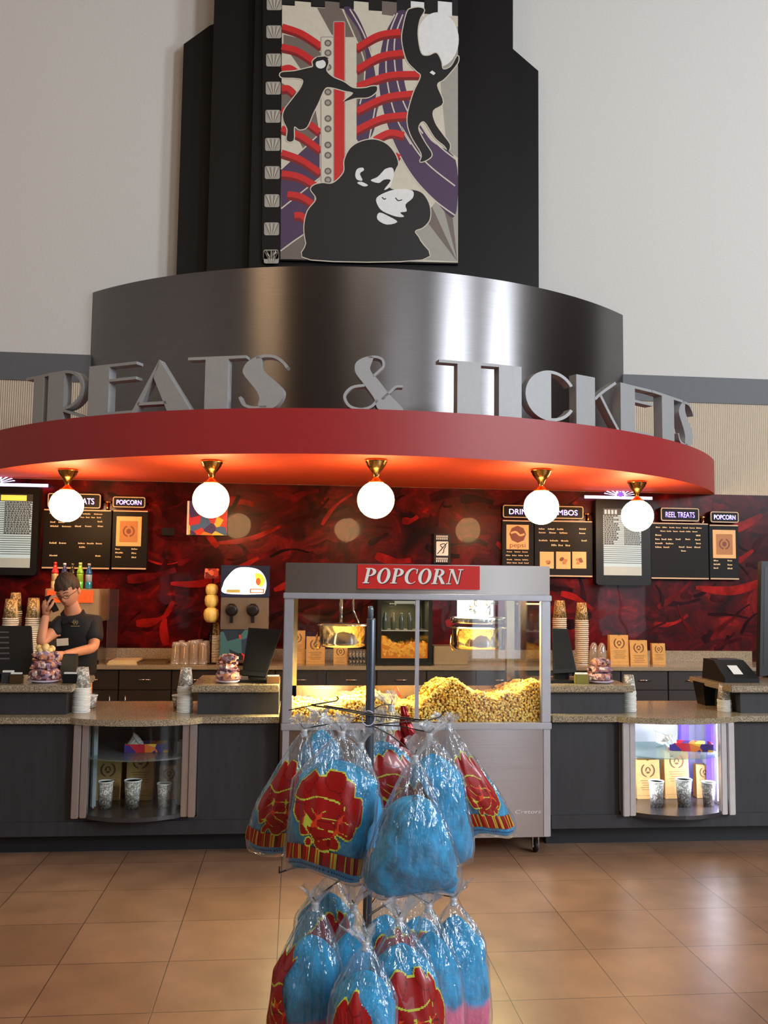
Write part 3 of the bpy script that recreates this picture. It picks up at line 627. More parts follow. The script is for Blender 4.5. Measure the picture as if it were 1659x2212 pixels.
for px, yy, zz, w, lab, rz in ((318, 5.68, zsL, .26, 'colourful cardboard snack tray on the glass shelf of the left case', .05), (1490, 5.66, zsR, .27, 'colourful cardboard snack tray on the glass shelf of the right case', -.25)):
    q = at(px, 1630, yy); mb = MB(); h = .05; d = .13
    for b in ((-w/2, w/2, -d/2, -d/2+.004, .004, h), (-w/2, w/2, d/2-.004, d/2, .004, h), (-w/2, -w/2+.004, -d/2+.004, d/2-.004, .004, h), (w/2-.004, w/2, -d/2+.004, d/2-.004, .004, h), (-w/2, w/2, -d/2, d/2, 0, .004)): mb.box(*b)
    o = mb.build('snack_tray', m_tray); o.location = (q.x, yy, zz+.001); o.rotation_euler = (0, 0, rz); tag(o, lab, 'tray')
    # upturned pleated paper cup lying in the tray
for px, yy, zz, lab, rr in ((280, 5.655, zsL+.006, 'pleated white paper cup tipped over in the left snack tray', .9), (1455, 5.66, zsR+.006, 'pleated white paper cup tipped in the right snack tray, nearest the middle', -.5), (1425, 5.84, zsR+.002, 'white paper cup at the back of the right display shelf', .3)):
    q = at(px, 1610, yy); mb = MB(); R_ = random.Random(px); n = 28; prof = ((.026, 0), (.034, .03), (.046, .065), (.056, .07))
    vs = []; 
    for r, z in prof:
        for i in range(n): k = r*(1+(.07 if i % 2 else -.05)*(z/.07)); vs.append(Vector((k*math.cos(2*PI*i/n), k*math.sin(2*PI*i/n), z)))
    fs = [(j*n+i, j*n+(i+1) % n, (j+1)*n+(i+1) % n, (j+1)*n+i) for j in range(3) for i in range(n)]+[tuple(range(n))]
    M = Matrix.Rotation(rr, 4, 'Y'); vs = [M @ v for v in vs]; z0 = min(v.z for v in vs)
    vs = [v-Vector((0, 0, z0)) for v in vs]
    o = mb.add(vs, fs).build('paper_cup', m_white); o.location = (q.x, yy, zz); tag(o, lab, 'cup')
q = at(1540, 1625, 5.8)
# LED light of the lit case
def lamp_area(name, loc, to, sx, sy, p, col): return area(name, loc, to, sx, sy, p, col)
lamp_area('case_tube_light', (CRr[1]-.05, 5.58, .50), (CRr[0]+.1, 5.75, .45),   .03, .45, 9, (.88, .86, 1))
lamp_area('case_tube_light_left', (CRr[0]+.05, 5.56, .50), (CRr[1]-.1, 5.85, .45), .02, .45, 4, (.9, .9, 1))

# ================================================================== POPCORN MACHINE
PM = thing('popcorn_machine', 'large stainless steel popcorn machine with glass box, between the two counters', 'popcorn machine', (.75, 5.8, 0))
X0, X1, Y0, Y1 = -.066, 1.566, 5.38, 6.22
def pmb(name, b, m, ch=0): return parent_box(name, b, m, PM, ch)
pmb('cabinet', (X0+.008, X1-.006, Y0+.006, Y1, .105, .745), m_steel, .004)
pmb('front_edge', (X1-.045, X1-.004, Y0, Y0+.0055, .11, .744), m_alu)
pmb('front_edge', (X0+.006, X0+.045, Y0, Y0+.0055, .11, .744), m_alu)
pmb('lower_rail', (X0-.004, X1+.004, Y0-.006, Y0+.05, .746, .786), m_alu, .004)
pmb('bin_floor', (X0+.01, X1-.01, Y0+.05, Y1, .746, .77), m_steel)
for xx in (X0, X1-.058): pmb('corner_post', (xx, xx+.058, Y0, Y0+.05, .787, 1.522), m_alu, .004)
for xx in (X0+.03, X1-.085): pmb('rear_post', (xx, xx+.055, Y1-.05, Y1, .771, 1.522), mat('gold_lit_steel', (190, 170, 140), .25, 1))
pmb('upper_rail', (X0-.006, X1+.006, Y0-.008, Y0+.05, 1.523, 1.558), m_alu, .004)
pmb('mullion', (.728, .752, Y0+.004, Y0+.02, .787, 1.522), m_alu)
pmb('header', (X0+.004, X1-.004, Y0, Y1, 1.559, 1.738), mat('header_steel', (205, 200, 196), .3, 1, aniso=.8, noise=.02, ns=3, bump=.05, bs=1.5), .003)
pmb('rear_rail', (X0, X1, Y1-.05, Y1, 1.523, 1.558), m_alu)
pmb('glass_pane', (X0+.058, .728, Y0+.009, Y0+.013, .787, 1.522), m_glass)
pmb('glass_pane', (.752, X1-.058, Y0+.009, Y0+.013, .787, 1.522), m_glass)
pmb('glass_pane', (X0+.012, X0+.016, Y0+.05, Y1-.05, .787, 1.522), m_glass)
pmb('glass_pane', (X1-.016, X1-.012, Y0+.05, Y1-.05, .787, 1.522), m_glass)
pmb('rear_ledge', (X0+.03, X1-.03, Y1-.05, Y1-.03, .771, .92), m_steel)
for xx in (X0+.08, X1-.08):
    for yy in (Y0+.07, Y1-.08):
        mb = MB(); mb.lathe([(0, -.012), (.03, -.012), (.037, -.008), (.037, .008), (.03, .012), (0, .012)], n=24, T=lambda v, xx=xx, yy=yy: Vector((xx+v.z, yy+v.x, .037+v.y)), mi=0)
        mb.lathe([(0, -.014), (.014, -.014), (.014, .014), (0, .014)], n=16, T=lambda v, xx=xx, yy=yy: Vector((xx+v.z, yy+v.x, .037+v.y)), mi=1)
        mb.box(xx-.02, xx-.016, yy-.012, yy+.02, .03, .105, mi=1); mb.box(xx+.016, xx+.02, yy-.012, yy+.02, .03, .105, mi=1); mb.box(xx-.025, xx+.025, yy-.025, yy+.025, .098, .106, mi=1)
        in_par(mb.build('caster', [m_black2, m_chrome]), PM)
# sign
sg = in_par(MB().box(.37, 1.118, Y0-.022, Y0-.0005, 1.588, 1.732).build('sign_panel', mat('sign_red', (204, 36, 30), .35)), PM)
sg2 = MB()
def serif(ch):
    R4 = lambda a, b, c, d: [(a, b), (c, b), (c, d), (a, d)]
    if ch == 'O': return .84, [[ell(.42, .5, .42, .52, 36), ell(.42, .5, .2, .45, 30)]]
    if ch == 'P': return .74, [[R4(.1, 0, .3, 1)], [R4(0, 0, .42, .06)], [R4(0, .94, .2, 1)], [ell(.3, .73, .42, .27, 18, PI/2, -PI/2)+ell(.3, .73, .2, .21, 16, -PI/2, PI/2)]]
    if ch == 'R': return .86, [[R4(.1, 0, .3, 1)], [R4(0, 0, .4, .06)], [R4(0, .94, .2, 1)], [ell(.3, .74, .40, .26, 18, PI/2, -PI/2)+ell(.3, .74, .19, .2, 16, -PI/2, PI/2)], [[(.34, .5), (.54, .5), (.9, .0), (.66, 0)]]]
    if ch == 'N': return .92, [[R4(.12, 0, .19, 1)], [R4(.74, 0, .81, 1)], [[(.06, 1), (.28, 1), (.81, .0), (.7, 0)]], [R4(0, 0, .32, .06)], [R4(0, .94, .2, 1)], [R4(.6, .94, .94, 1)]]
    if ch == 'C': return .78, [[ell(.44, .5, .44, .52, 34, rad(38), rad(318))+ell(.52, .5, .3, .46, 28, rad(314), rad(42))], [R4(.7, .66, .76, .98)]]
TS = plane_T(.40, Y0-.022, 1.620); x = 0; k = .092
for ch in 'POPCORN':
    gw, shp = serif(ch)
    for lp in shp:
        for mi, dx, dz, lv in ((1, .006, -.005, .0008), (0, 0, 0, .002)):
            sg2.poly([[(x+(u*1.02+v*.22)*k*1.0+dx, v*k+dz) for u, v in l] for l in lp], TS, 0, mi, lv+.0001*len(sg2.f)/100)
    x += (gw*1.02+.105)*k*1.0
print('sign word ends', x)
in_par(sg2.build('lettering', [m_white, mat('sign_shadow', (96, 22, 20), .4)]), sg)
# maker's script on the lower steel panel
mb = MB(); a_ = at(1140, 1757, Y0+.006); T = plane_T(a_.x, Y0+.005, a_.z)
mb.text('Cretors', .022, lambda u, v, q=0: T(u+v*.25, v, .0006), 0, 0, 0, width=.16)
mb.poly([[(-.20, -.035), (-.135, .022), (-.17, .012), (-.215, .04), (-.205, .008), (-.24, -.004), (-.20, -.008)]], T, 0, 0, .0006)
in_par(mb.build('maker_script', mat('script_white', (220, 218, 214), .3)), PM)
# kettles
def kettle(cx, cy, r, z0, z1, lid):
    mb = MB(); mb.lathe([(0, z0), (r*.86, z0), (r*.93, z0+.012), (r*.95, z0+.03), (r*.95, z1-.01), (r*1.04, z1-.006), (r*1.04, z1), (r*.93, z1), (r*.92, z0+.03), (0, z0+.03)], (cx, cy, 0), 44)
    kt = in_par(mb.build('kettle', mat('kettle_steel', (205, 200, 195), .1, 1)), PM)
    mb = MB(); mb.lathe([(0, z1+.012), (r*.98, z1+.004), (r*.98, z1-.0), (0, z1+.004)], (cx, cy, 0), 36)
    if lid: mb.lathe([(r*1.0, z1+.028), (r*1.02, z1+.034), (r*1.02, z1+.062), (r*1.0, z1+.068), (r*.4, z1+.075), (0, z1+.078)], (cx, cy, 0), 36)
    in_par(mb.build('lid', m_chrome), PM)
    mb = MB(); mb.tube([(cx-.02, cy, z1+.0), (cx-.02, cy, 1.56)], .011); mb.tube([(cx+.1, cy+.02, z1+.01), (cx+.06, cy+.02, z1+.09), (cx+.06, cy+.02, 1.56)], .006)
    in_par(mb.build('hanger_rod', m_chrome), PM)
    mb = MB(); mb.tube([(cx-r*1.02, cy-.02, z0+.09), (cx-r*1.1, cy-.05, z0+.03), (cx-r*1.0, cy-.06, z0-.01)], .006); in_par(mb.build('tilt_handle', m_brass), PM)
kettle(.318, 5.82, .165, 1.21, 1.352, False); kettle(1.205, 5.82, .178, 1.20, 1.34, True)
hl = in_par(MB().box(1.09, 1.33, 5.93, 5.97, 1.39, 1.522, ch=.004).build('window_glare_panel', mat('window_glare', (255, 250, 235), .4, emit=(255, 244, 220), es=6)), PM)  # glowing panel added to imitate the window's reflection; no lamp hangs there
mb = MB()
for yy in (0, .05): mb.tube([(1.27, 5.80+yy*.3, 1.42), (1.27, 5.80+yy*.3, 1.5), (1.33, 5.8+yy*.3, 1.5)], .014)
mb.tube([(1.15, 5.86, 1.46), (1.2, 5.86, 1.46)], .024); in_par(mb.build('drive_arm', m_chrome), PM)
lamp_area('popcorn_lamp_right', (1.12, 5.68, 1.50), (1.1, 5.65, .8), .5, .2, 40, (1, .76, .36))
lamp_area('popcorn_sun_fill_left', (.22, 5.68, 1.16), (.12, 5.62, .8), .28, .2, 40, (1, .78, .40))  # added light without a fixture, brightens the popcorn where window sun reflects
lamp_area('kettle_lamp', (1.22, 5.62, 1.49), (1.22, 5.86, 1.3),   .2, .06, 5, (1, .92, .78))
# popcorn heap
R_ = random.Random(11)
prof = [(-.05, .86), (.1, .87), (.22, .86), (.34, .90), (.5, .93), (.62, .88), (.74, .88), (.82, .92), (.9, 1.0), (.97, 1.035), (1.03, 1.01), (1.12, .955), (1.22, .935), (1.34, .955), (1.44, 1.0), (1.52, 1.03)]
def hgt(x, y):
    for a, b in zip(prof, prof[1:]):
        if a[0] <= x <= b[0]: t = (x-a[0])/(b[0]-a[0]); t = t*t*(3-2*t); h = a[1]*(1-t)+b[1]*t; break
    else: h = .88
    return h-(y-5.45)*.10*(1 if x > .7 else .3)+.012*math.sin(x*40+y*23)
mb = MB(); nx, ny = 70, 26; xa, xb, ya, yb = -.045, 1.545, 5.445, 6.15
vs = [(xa+(xb-xa)*i/nx, ya+(yb-ya)*j/ny, hgt(xa+(xb-xa)*i/nx, ya+(yb-ya)*j/ny)-.012) for j in range(ny+1) for i in range(nx+1)]
fs = [(j*(nx+1)+i, j*(nx+1)+i+1, (j+1)*(nx+1)+i+1, (j+1)*(nx+1)+i) for j in range(ny) for i in range(nx)]
b0 = len(vs); vs += [(xa+(xb-xa)*i/nx, ya, .772) for i in range(nx+1)]; fs += [(b0+i, b0+i+1, i+1, i) for i in range(nx)]
mb.add(vs, fs, 1, True)
ico = bmesh.new(); bmesh.ops.create_icosphere(ico, subdivisions=1, radius=1); ico.verts.index_update(); IV = [v.co.copy() for v in ico.verts]; IF = [[v.index for v in f.verts] for f in ico.faces]; ico.free()
kern = []
for k in range(7):
    lob = [Vector((R_.uniform(-1, 1), R_.uniform(-1, 1), R_.uniform(-1, 1))).normalized() for _ in range(4)]
    kern.append([v*(.62+.75*max(0, max(v.dot(l) for l in lob)-.35)+R_.uniform(-.1, .1)) for v in IV])
def put(x, y, z, r, mi):
    M = Matrix.Rotation(R_.uniform(0, 6), 3, 'X') @ Matrix.Rotation(R_.uniform(0, 6), 3, 'Z'); c = Vector((x, y, z))
    mb.add([c+M @ v*r for v in R_.choice(kern)], IF, mi, False)
for i in range(105):
    for j in range(26):
        x = xa+.01+(xb-xa-.02)*(i+R_.random())/105; z = .782+j*.0115+R_.uniform(-.004, .004)
        if z < hgt(x, ya): put(x, ya-.006+R_.uniform(-.006, .006), z, R_.uniform(.0085, .0115), R_.choice([0, 0, 0, 2, 3]))
for k in range(5200):
    x = R_.uniform(xa+.01, xb-.01); y = ya+(yb-ya-.01)*R_.random()**1.4; put(x, y, hgt(x, y)-.006+R_.uniform(-.003, .007), R_.uniform(.009, .0125), R_.choice([0, 0, 2]))
o = mb.build('popcorn', [mat('popcorn_pale', (250, 216, 124), .8), mat('popcorn_under', (150, 100, 40), .9), mat('popcorn_butter', (240, 182, 62), .75), mat('popcorn_toasted', (214, 160, 76), .8)], None, (.75, 5.6, .77))
tag(o, 'golden heap of popcorn filling the glass box of the machine', 'popcorn', kind='stuff')
# red scoop handle stuck in the popcorn
q = at(862, 1490, 5.75)
o = MB().tube([(q.x-.02, 5.75, .96), (q.x+.02, 5.75, .86)], [.012, .010], 10).build('scoop', mat('red_plastic', (206, 60, 30), .4)); tag(o, 'orange-red scoop handle sticking out of the popcorn', 'scoop')

# ================================================================== BACK COUNTER
ZBk = .905; YB = 7.82
t = thing('back_counter', 'long granite worktop running along the red mural wall', 'worktop', (.8, 8.1, .87))
in_par(MB().box(-4.2, 5.6, YB-.02, YW-.008, ZBk-.036, ZBk, ch=.004).build('granite_top', m_granite), t)
in_par(MB().box(-4.2, 4.45, YW-.03, YW-.008, ZBk+.0005, ZBk+.105).build('backsplash', m_granite), t)
def base_cab(kind):
    w = .436; t = thing('base_cabinet', '', 'cabinet', (0, 0, 0), group='dark cabinets under the back counter')
    MB().box(-w/2, w/2, .02, .56, .09, .868).build('body', m_dark, t); MB().box(-w/2+.002, w/2-.002, .05, .5, 0, .09).build('toe_kick', m_toe, t)
    d = MB().box(-w/2+.003, w/2-.003, 0, .02, .70, .862, ch=.002).build('drawer', m_dark, t)
    MB().tube([(-.05, -.022, .785), (.05, -.022, .785)], .005).build('handle', m_chrome, d)
    dr = MB().box(-w/2+.003, w/2-.003, 0, .02, .095, .694, ch=.002).build('door', m_dark, t); s_ = 1 if kind else -1
    MB().tube([(s_*.155, -.022, .56), (s_*.155, -.022, .65)], .005).build('handle', m_chrome, dr); return t
cabs = [base_cab(0), base_cab(1)]
ex = [False, False]; ordn = ['first', 'second', 'third', 'fourth', 'fifth', 'sixth', 'seventh', 'eighth', 'ninth', 'tenth', 'eleventh', 'twelfth', 'thirteenth', 'fourteenth', 'fifteenth', 'sixteenth', 'seventeenth']
for n_, k in enumerate(range(-5, 11)):
    x = .06+.44*k; kd = (k+9) % 2
    lab = 'dark cabinet with drawer and door under the back counter, %s from the left' % ordn[n_]
    if not ex[kd]: o = cabs[kd]; o.location = (x, YB, 0); o['label'] = lab; ex[kd] = True
    else: dup(cabs[kd], (x, YB, 0), 0, lab)

# ------------------------------------------------------------------ globe lamps under the canopy
m_globe = mat('opal_globe', (255, 250, 240), .3, emit=(255, 204, 140), es=40.0)
def globe_lamp(lab):
    t = thing('globe_lamp', lab, 'lamp', (0, 0, 0), group='globe lamps under the canopy')
    MB().lathe([(0, 0), (.082, 0), (.085, -.006), (.082, -.018), (.074, -.03), (.072, -.04), (.050, -.07), (.030, -.095), (.020, -.125), (.020, -.135), (.034, -.150), (.040, -.158), (.060, -.166), (.060, -.176), (0, -.176)][::-1], n=36).build('brass_fitting', m_brass, t)
    MB().sphere((0, 0, -.302), .138, n=40, m=24).build('glass_globe', m_globe, t); return t
gl = None
for (px, py), lab in (((147, 1014), 'leftmost lit globe lamp, above the man on the phone'), ((458, 995), 'second lit globe lamp from the left, in front of the fruit poster'), ((813, 993), 'middle lit globe lamp above the popcorn machine'),
                      ((1169, 1014), 'second lit globe lamp from the right, in front of a menu board'), ((1376, 1040), 'rightmost lit globe lamp, in front of the bright screen')):
    q = atz(px, py, 2.545)
    if gl is None: gl = globe_lamp(lab); gl.location = (q.x, q.y, 2.544)
    else: dup(gl, (q.x, q.y, 2.544), 0, lab)

# ================================================================== MENU BOARDS ON THE MURAL
YM = 8.36
m_menu = mat('menu_black', (24, 20, 18), .5, spec=.15); m_line = mat('menu_line', (190, 160, 126), .5, emit=(200, 160, 120), es=.15); m_card = mat('menu_card', (212, 158, 96), .5, emit=(220, 160, 90), es=.25)
m_txt = mat('menu_text', (226, 190, 140), .5, emit=(230, 190, 130), es=.35); m_neon = mat('neon_text', (250, 245, 255), .4, emit=(206, 190, 255), es=1.8); m_neonb = mat('neon_blue', (120, 90, 240), .4, emit=(96, 70, 240), es=1.0)
m_cardink = mat('card_ink', (120, 64, 40), .6)
def U(px, py, Y=YM): q = at(px, py, Y); return q.x, q.z
def quadpx(mb, x0, y0, x1, y1, w, d, mi, slope=0.012):
    """rectangle standing upright whose corners follow the photographed outline"""
    a = rect(x0, y0, x1, y1, YM)
    mb.box(a[0], a[1], YM-w, YM-w+d, a[2], a[3], mi=mi)
def words(mb, x0, y, x1, n, h, mi, R_, gaps=.35):
    h *= .62
    a = rect(x0, y-h/2, x1, y+h/2, YM); L = a[1]-a[0]; x = 0; zz = (a[2]+a[3])/2; hh = (a[3]-a[2])
    for k in range(n):
        w = L/n*(1-gaps*R_.uniform(.5, 1))
        g = max(2, int(w/(hh*.75)))
        for c in range(g):
            cw = w/g; xx = a[0]+L*k/n+c*cw; hh2 = hh*(1 if (c == 0 or R_.random() < .25) else .7)
            mb.box(xx, xx+cw*.6, YM-.0185, YM-.0165, zz-hh/2, zz-hh/2+hh2, mi=mi)
def menu(x0, y0, x1, y1, lab, rows=(), cards=(), emb=False, extra=None):
    t = thing('menu_board', lab, 'menu board', (0, 0, 0)); a = rect(x0, y0, x1, y1, YM); t.location = ((a[0]+a[1])/2, YM, a[2])
    pn = MB().box(a[0], a[1], YM-.016, YW-.008, a[2], a[3], ch=.003, mi=0)
    mb = MB(); mb.box(a[0]+.005, a[1]-.005, YM-.022, YM-.0165, a[3]-.012, a[3]-.001); in_par(mb.build('trim_strip', m_line), t)
    mb = MB(); mb.box(a[0]+.005, a[1]-.005, YM-.022, YM-.0165, a[2]+.001, a[2]+.014); in_par(mb.build('trim_strip', m_line), t)
    if rows:
        R_ = random.Random(int(x0))
        for r in rows: words(pn, r[0], r[1], r[2], r[3], r[4] if len(r) > 4 else 5, 1, R_)
    in_par(pn.build('panel', [m_menu, m_txt]), t)
    for c in cards:
        mb = MB(); b = rect(*c[:4], YM); mb.box(b[0], b[1], YM-.02, YM-.0165, b[2], b[3], mi=0)
        cx, cz, rr = (b[0]+b[1])/2, (b[2]+b[3])/2, min(b[1]-b[0], b[3]-b[2])*.28; T = plane_T(cx, YM-.0205, cz)
        if c[4] == 'bag': 
            mb.poly([rrect(-rr*1.3, -rr*1.6, rr*1.3, rr*1.5, rr*.1)], T, 0, 2, .0005)
            for s_ in (-1, 1): mb.poly([ribbon([(s_*rr*.75*math.sin(q), -rr*.75*math.cos(q)) for q in (.2, .9, 1.6, 2.3, 2.8)], rr*.22, 4)], T, 0, 1, .001)
            mb.poly([ell(0, 0, rr*.35, rr*.4, 12)], T, 0, 1, .001)
        elif c[4] == 'soda':
            mb.poly([ell(0, rr*.45, rr*1.35, rr*1.35, 8)], T, 0, 1, .0005); mb.poly([ribbon([(-rr*1.1, rr*.6), (-rr*.3, rr*.8), (rr*.4, rr*.3), (rr*1.1, rr*.5)], rr*.3, 4)], T, 0, 0, .001)
            mb.text('pepsi', rr*.75, plane_T(cx, YM-.0215, cz-rr*1.6), 0, 1, 0, width=rr*2.5)
        else:
            R_ = random.Random(int(c[0]))
            for k in range(5): mb.poly([ell(R_.uniform(-.6, .6)*rr, R_.uniform(-.9, .5)*rr, rr*.5, rr*.4, 10), ell(0, 0, .001, .001, 3)][:1], T, 0, 1 if k % 2 else 2, .0005+k*.0003)
        in_par(mb.build('picture_card', [m_card, m_cardink, mat('card_ink_light', (178, 118, 66), .6)]), t)
    return t
def header(x0, y0, x1, y1, txt, lab, neon=m_neon, tx=None):
    a = rect(x0, y0, x1, y1, YM); t = thing('lit_header', lab, 'sign', ((a[0]+a[1])/2, YM, a[2]))
    w, h = a[1]-a[0], a[3]-a[2]; T = plane_T(a[0], YM-.03, a[2])
    mb = MB(); mb.poly([rrect(0, 0, w, h, .022)], T, .06, 0); in_par(mb.build('sign_box', m_menu), t)
    mb = MB(); mb.poly([rrect(.004, .004, w-.004, h-.004, .02), rrect(.013, .013, w-.013, h-.013, .013)], T, 0, 0, .001); in_par(mb.build('outline', m_line), t)
    mb = MB(); tw_ = w*.74 if tx is None else tx*w
    T2 = plane_T(a[0]+w/2, YM-.032, a[2]+h*.3)
    mb.text(txt, h*.4, lambda u, v, q=0: T2(u+.003, v-.003, .0004), 0, 1, 0, width=tw_); mb.text(txt, h*.4, T2, 0, 0, .001, width=tw_); in_par(mb.build('lettering', [neon, m_neonb]), t)
def pole(px, py, x1, lab):
    a = U(px, py); b = U(x1, py); mb = MB(); mb.tube([(a[0]+.003, YM+.01, a[1]), (b[0]-.003, YM+.01, a[1])], .011, 8); c = U((px+x1)/2, py); mb.tube([(c[0], YM+.01, a[1]), (c[0], YM+.01, a[1]-.1)], .011, 8)
    o = mb.build('sign_bracket', m_brass); tag(o, lab, 'bracket')
# left group
menu(93, 1101, 240, 1229, 'black menu board behind the leftmost globe lamp, left of a narrower board', [(108, 1110, 228, 5, 4), (175, 1118, 222, 4, 4), (110, 1128, 145, 2), (212, 1127, 228, 1), (110, 1137, 160, 2), (163, 1137, 180, 1), (185, 1137, 207, 1), (212, 1137, 228, 1), (108, 1173, 150, 2, 6), (170, 1174, 227, 3), (172, 1182, 190, 1), (108, 1200, 131, 1), (207, 1201, 224, 1)])
menu(243, 1103, 319, 1230, 'narrow black menu board with a tan popcorn bag picture, left side', [(250, 1186, 266, 1), (285, 1186, 302, 1), (250, 1194, 274, 1), (285, 1195, 301, 1), (250, 1203, 266, 1), (285, 1204, 300, 1)], [(252, 1116, 306, 1180, 'bag')])
header(104, 1066, 220, 1099, 'REEL TREATS', 'lit header sign half hidden by the leftmost globe lamp')
header(244, 1073, 316, 1098, 'POPCORN', 'lit POPCORN header above the left narrow menu board')
pole(220, 1084, 244, 'brass bracket between the two left header signs')
# right group
menu(1084, 1124, 1152, 1235, 'narrow black menu board with a tan soft drink picture, behind the lamp', [(1094, 1192, 1144, 3, 4), (1092, 1200, 1146, 4, 4), (1094, 1209, 1144, 3, 4), (1094, 1216, 1144, 4, 4)], [(1093, 1134, 1141, 1187, 'soda')])
menu(1154, 1125, 1279, 1246, 'black menu board with three small tan snack pictures in a row', [(1163, 1143, 1222, 3), (1250, 1143, 1270, 1), (1163, 1151, 1230, 3), (1250, 1152, 1270, 1), (1163, 1168, 1235, 3), (1255, 1168, 1270, 1), (1190, 1178, 1236, 3, 6)], [(1165, 1192, 1195, 1228, 'x'), (1200, 1192, 1231, 1229, 'x'), (1235, 1192, 1265, 1228, 'x')])
menu(1404, 1130, 1529, 1251, 'black menu board with few text lines, right of the bright screen', [(1415, 1140, 1517, 7, 4), (1425, 1148, 1508, 6, 4), (1414, 1156, 1432, 1), (1502, 1157, 1515, 1), (1414, 1165, 1455, 3), (1458, 1165, 1472, 1), (1479, 1165, 1495, 1), (1500, 1166, 1516, 1), (1414, 1174, 1460, 2), (1502, 1174, 1516, 1), (1414, 1182, 1450, 2), (1465, 1182, 1515, 3), (1470, 1190, 1486, 1)])
menu(1531, 1134, 1594, 1252, 'narrow black menu board with a tan popcorn bag picture, far right', [(1540, 1211, 1555, 1), (1570, 1211, 1585, 1), (1540, 1219, 1560, 1), (1570, 1220, 1585, 1), (1540, 1227, 1553, 1), (1570, 1228, 1585, 1)], [(1538, 1145, 1587, 1206, 'bag')])
header(1084, 1092, 1259, 1121, 'DRINKS & COMBOS', 'wide lit header sign partly hidden by a globe lamp', tx=.84)
header(1424, 1097, 1508, 1127, 'REEL TREATS', 'violet lit header above the menu board right of the bright screen', neon=mat('neon_violet', (200, 180, 255), .4, emit=(170, 140, 255), es=1.5))
header(1531, 1105, 1593, 1130, 'POPCORN', 'lit POPCORN header at the far right of the mural')
pole(1259, 1110, 1283, 'brass bracket right of the wide drinks header'); pole(1508, 1117, 1531, 'brass bracket between the two far right headers')
# tall screens listing the shows
m_scr = mat('screen_glow', (120, 130, 130), .4, emit=(206, 228, 226), es=.55); m_scrt = mat('screen_text', (60, 64, 62), .5); m_scry = mat('screen_yellow', (240, 220, 90), .4, emit=(240, 220, 90), es=.7); m_scrd = mat('screen_grey', (150, 160, 156), .4, emit=(150, 160, 156), es=.3)
def show_screen(x0, y0, x1, y1, sx0, sy0, sx1, sy1, lab, par=None):
    a = rect(x0, y0, x1, y1, YM); t = thing('show_screen', lab, 'screen', ((a[0]+a[1])/2, YM, a[2])); T = plane_T(0, YM-.06, 0)
    in_par(MB().poly([rrect(a[0], a[2], a[1], a[3], .03)], T, .09).build('housing', m_black2), t)
    b = rect(sx0, sy0, sx1, sy1, YM); mb = MB(); T = plane_T(0, YM-.0615, 0); R4 = lambda a, b, c, d: [(a, b), (c, b), (c, d), (a, d)]
    w, h = b[1]-b[0], b[3]-b[2]
    mb.poly([R4(b[0], b[2], b[1], b[3])], T, 0, 0, 0); mb.poly([R4(b[0], b[2], b[1], b[2]+h*.13)], T, 0, 3, .0005)
    mb.poly([R4(b[0], b[3]-h*.1, b[1], b[3])], T, 0, 1, .0005); mb.poly([R4(b[1]-w*.52, b[3]-h*.09, b[1]-w*.1, b[3]-h*.015)], T, 0, 2, .001)
    for k in range(4): mb.poly([R4(b[0]+w*(.03+.09*k), b[3]-h*.085, b[0]+w*(.09+.09*k), b[3]-h*.02)], T, 0, 0, .001)
    R_ = random.Random(5); n = 24
    for k in range(n):
        z = b[3]-h*(.13+.72*k/n); mb.poly([R4(b[0], z, b[1], z+.006)], T, 0, 1, .0006)
        if k < 15:
            L_ = R_.uniform(.2, .42); x = .02
            while x < L_: q = R_.uniform(.03, .07); mb.poly([R4(b[0]+w*x, z+.008, b[0]+w*(x+q), z+.02)], T, 0, 1, .001); x += q+.012
            x = .55
            while x < .96: q = R_.uniform(.02, .05); mb.poly([R4(b[0]+w*x, z+.007, b[0]+w*(x+q), z+.017)], T, 0, 1, .001); x += q+.01
    in_par(mb.build('display', [m_scr, m_scrt, m_scry, m_scrd]), t)
    # lit crest on top of the housing
    c = (a[0]+a[1])/2-.02; mb = MB(); T = plane_T(c, YM-.05, a[3]+.004)
    mb.poly([R4(-w*.95, .0, w*.85, .028)], T, .01, 0, 0)
    for k in range(9):
        q = rad(20+140*k/8); mb.poly([[(math.cos(q-.06)*.05, .028+math.sin(q-.06)*.02), (math.cos(q+.06)*.05, .028+math.sin(q+.06)*.02), (math.cos(q+.05)*.17, .028+math.sin(q+.05)*.075), (math.cos(q-.05)*.17, .028+math.sin(q-.05)*.075)]], T, .01, 0, 0)
    mb.poly([ell(0, .045, .05, .044, 24), ell(0, .045, .04, .034, 20)], T, .01, 0, .002); mb.poly([ell(0, .045, .028, .024, 16)], T, .01, 1, .002)
    in_par(mb.build('lit_crest', [m_neon, m_neonb]), t)
show_screen(-95, 1052, 86, 1242, -60, 1068, 72, 1226, 'tall lit screen listing shows at the left edge of the photo')
show_screen(1283, 1080, 1400, 1264, 1299, 1100, 1380, 1243, 'tall lit screen listing shows behind the rightmost globe lamp')
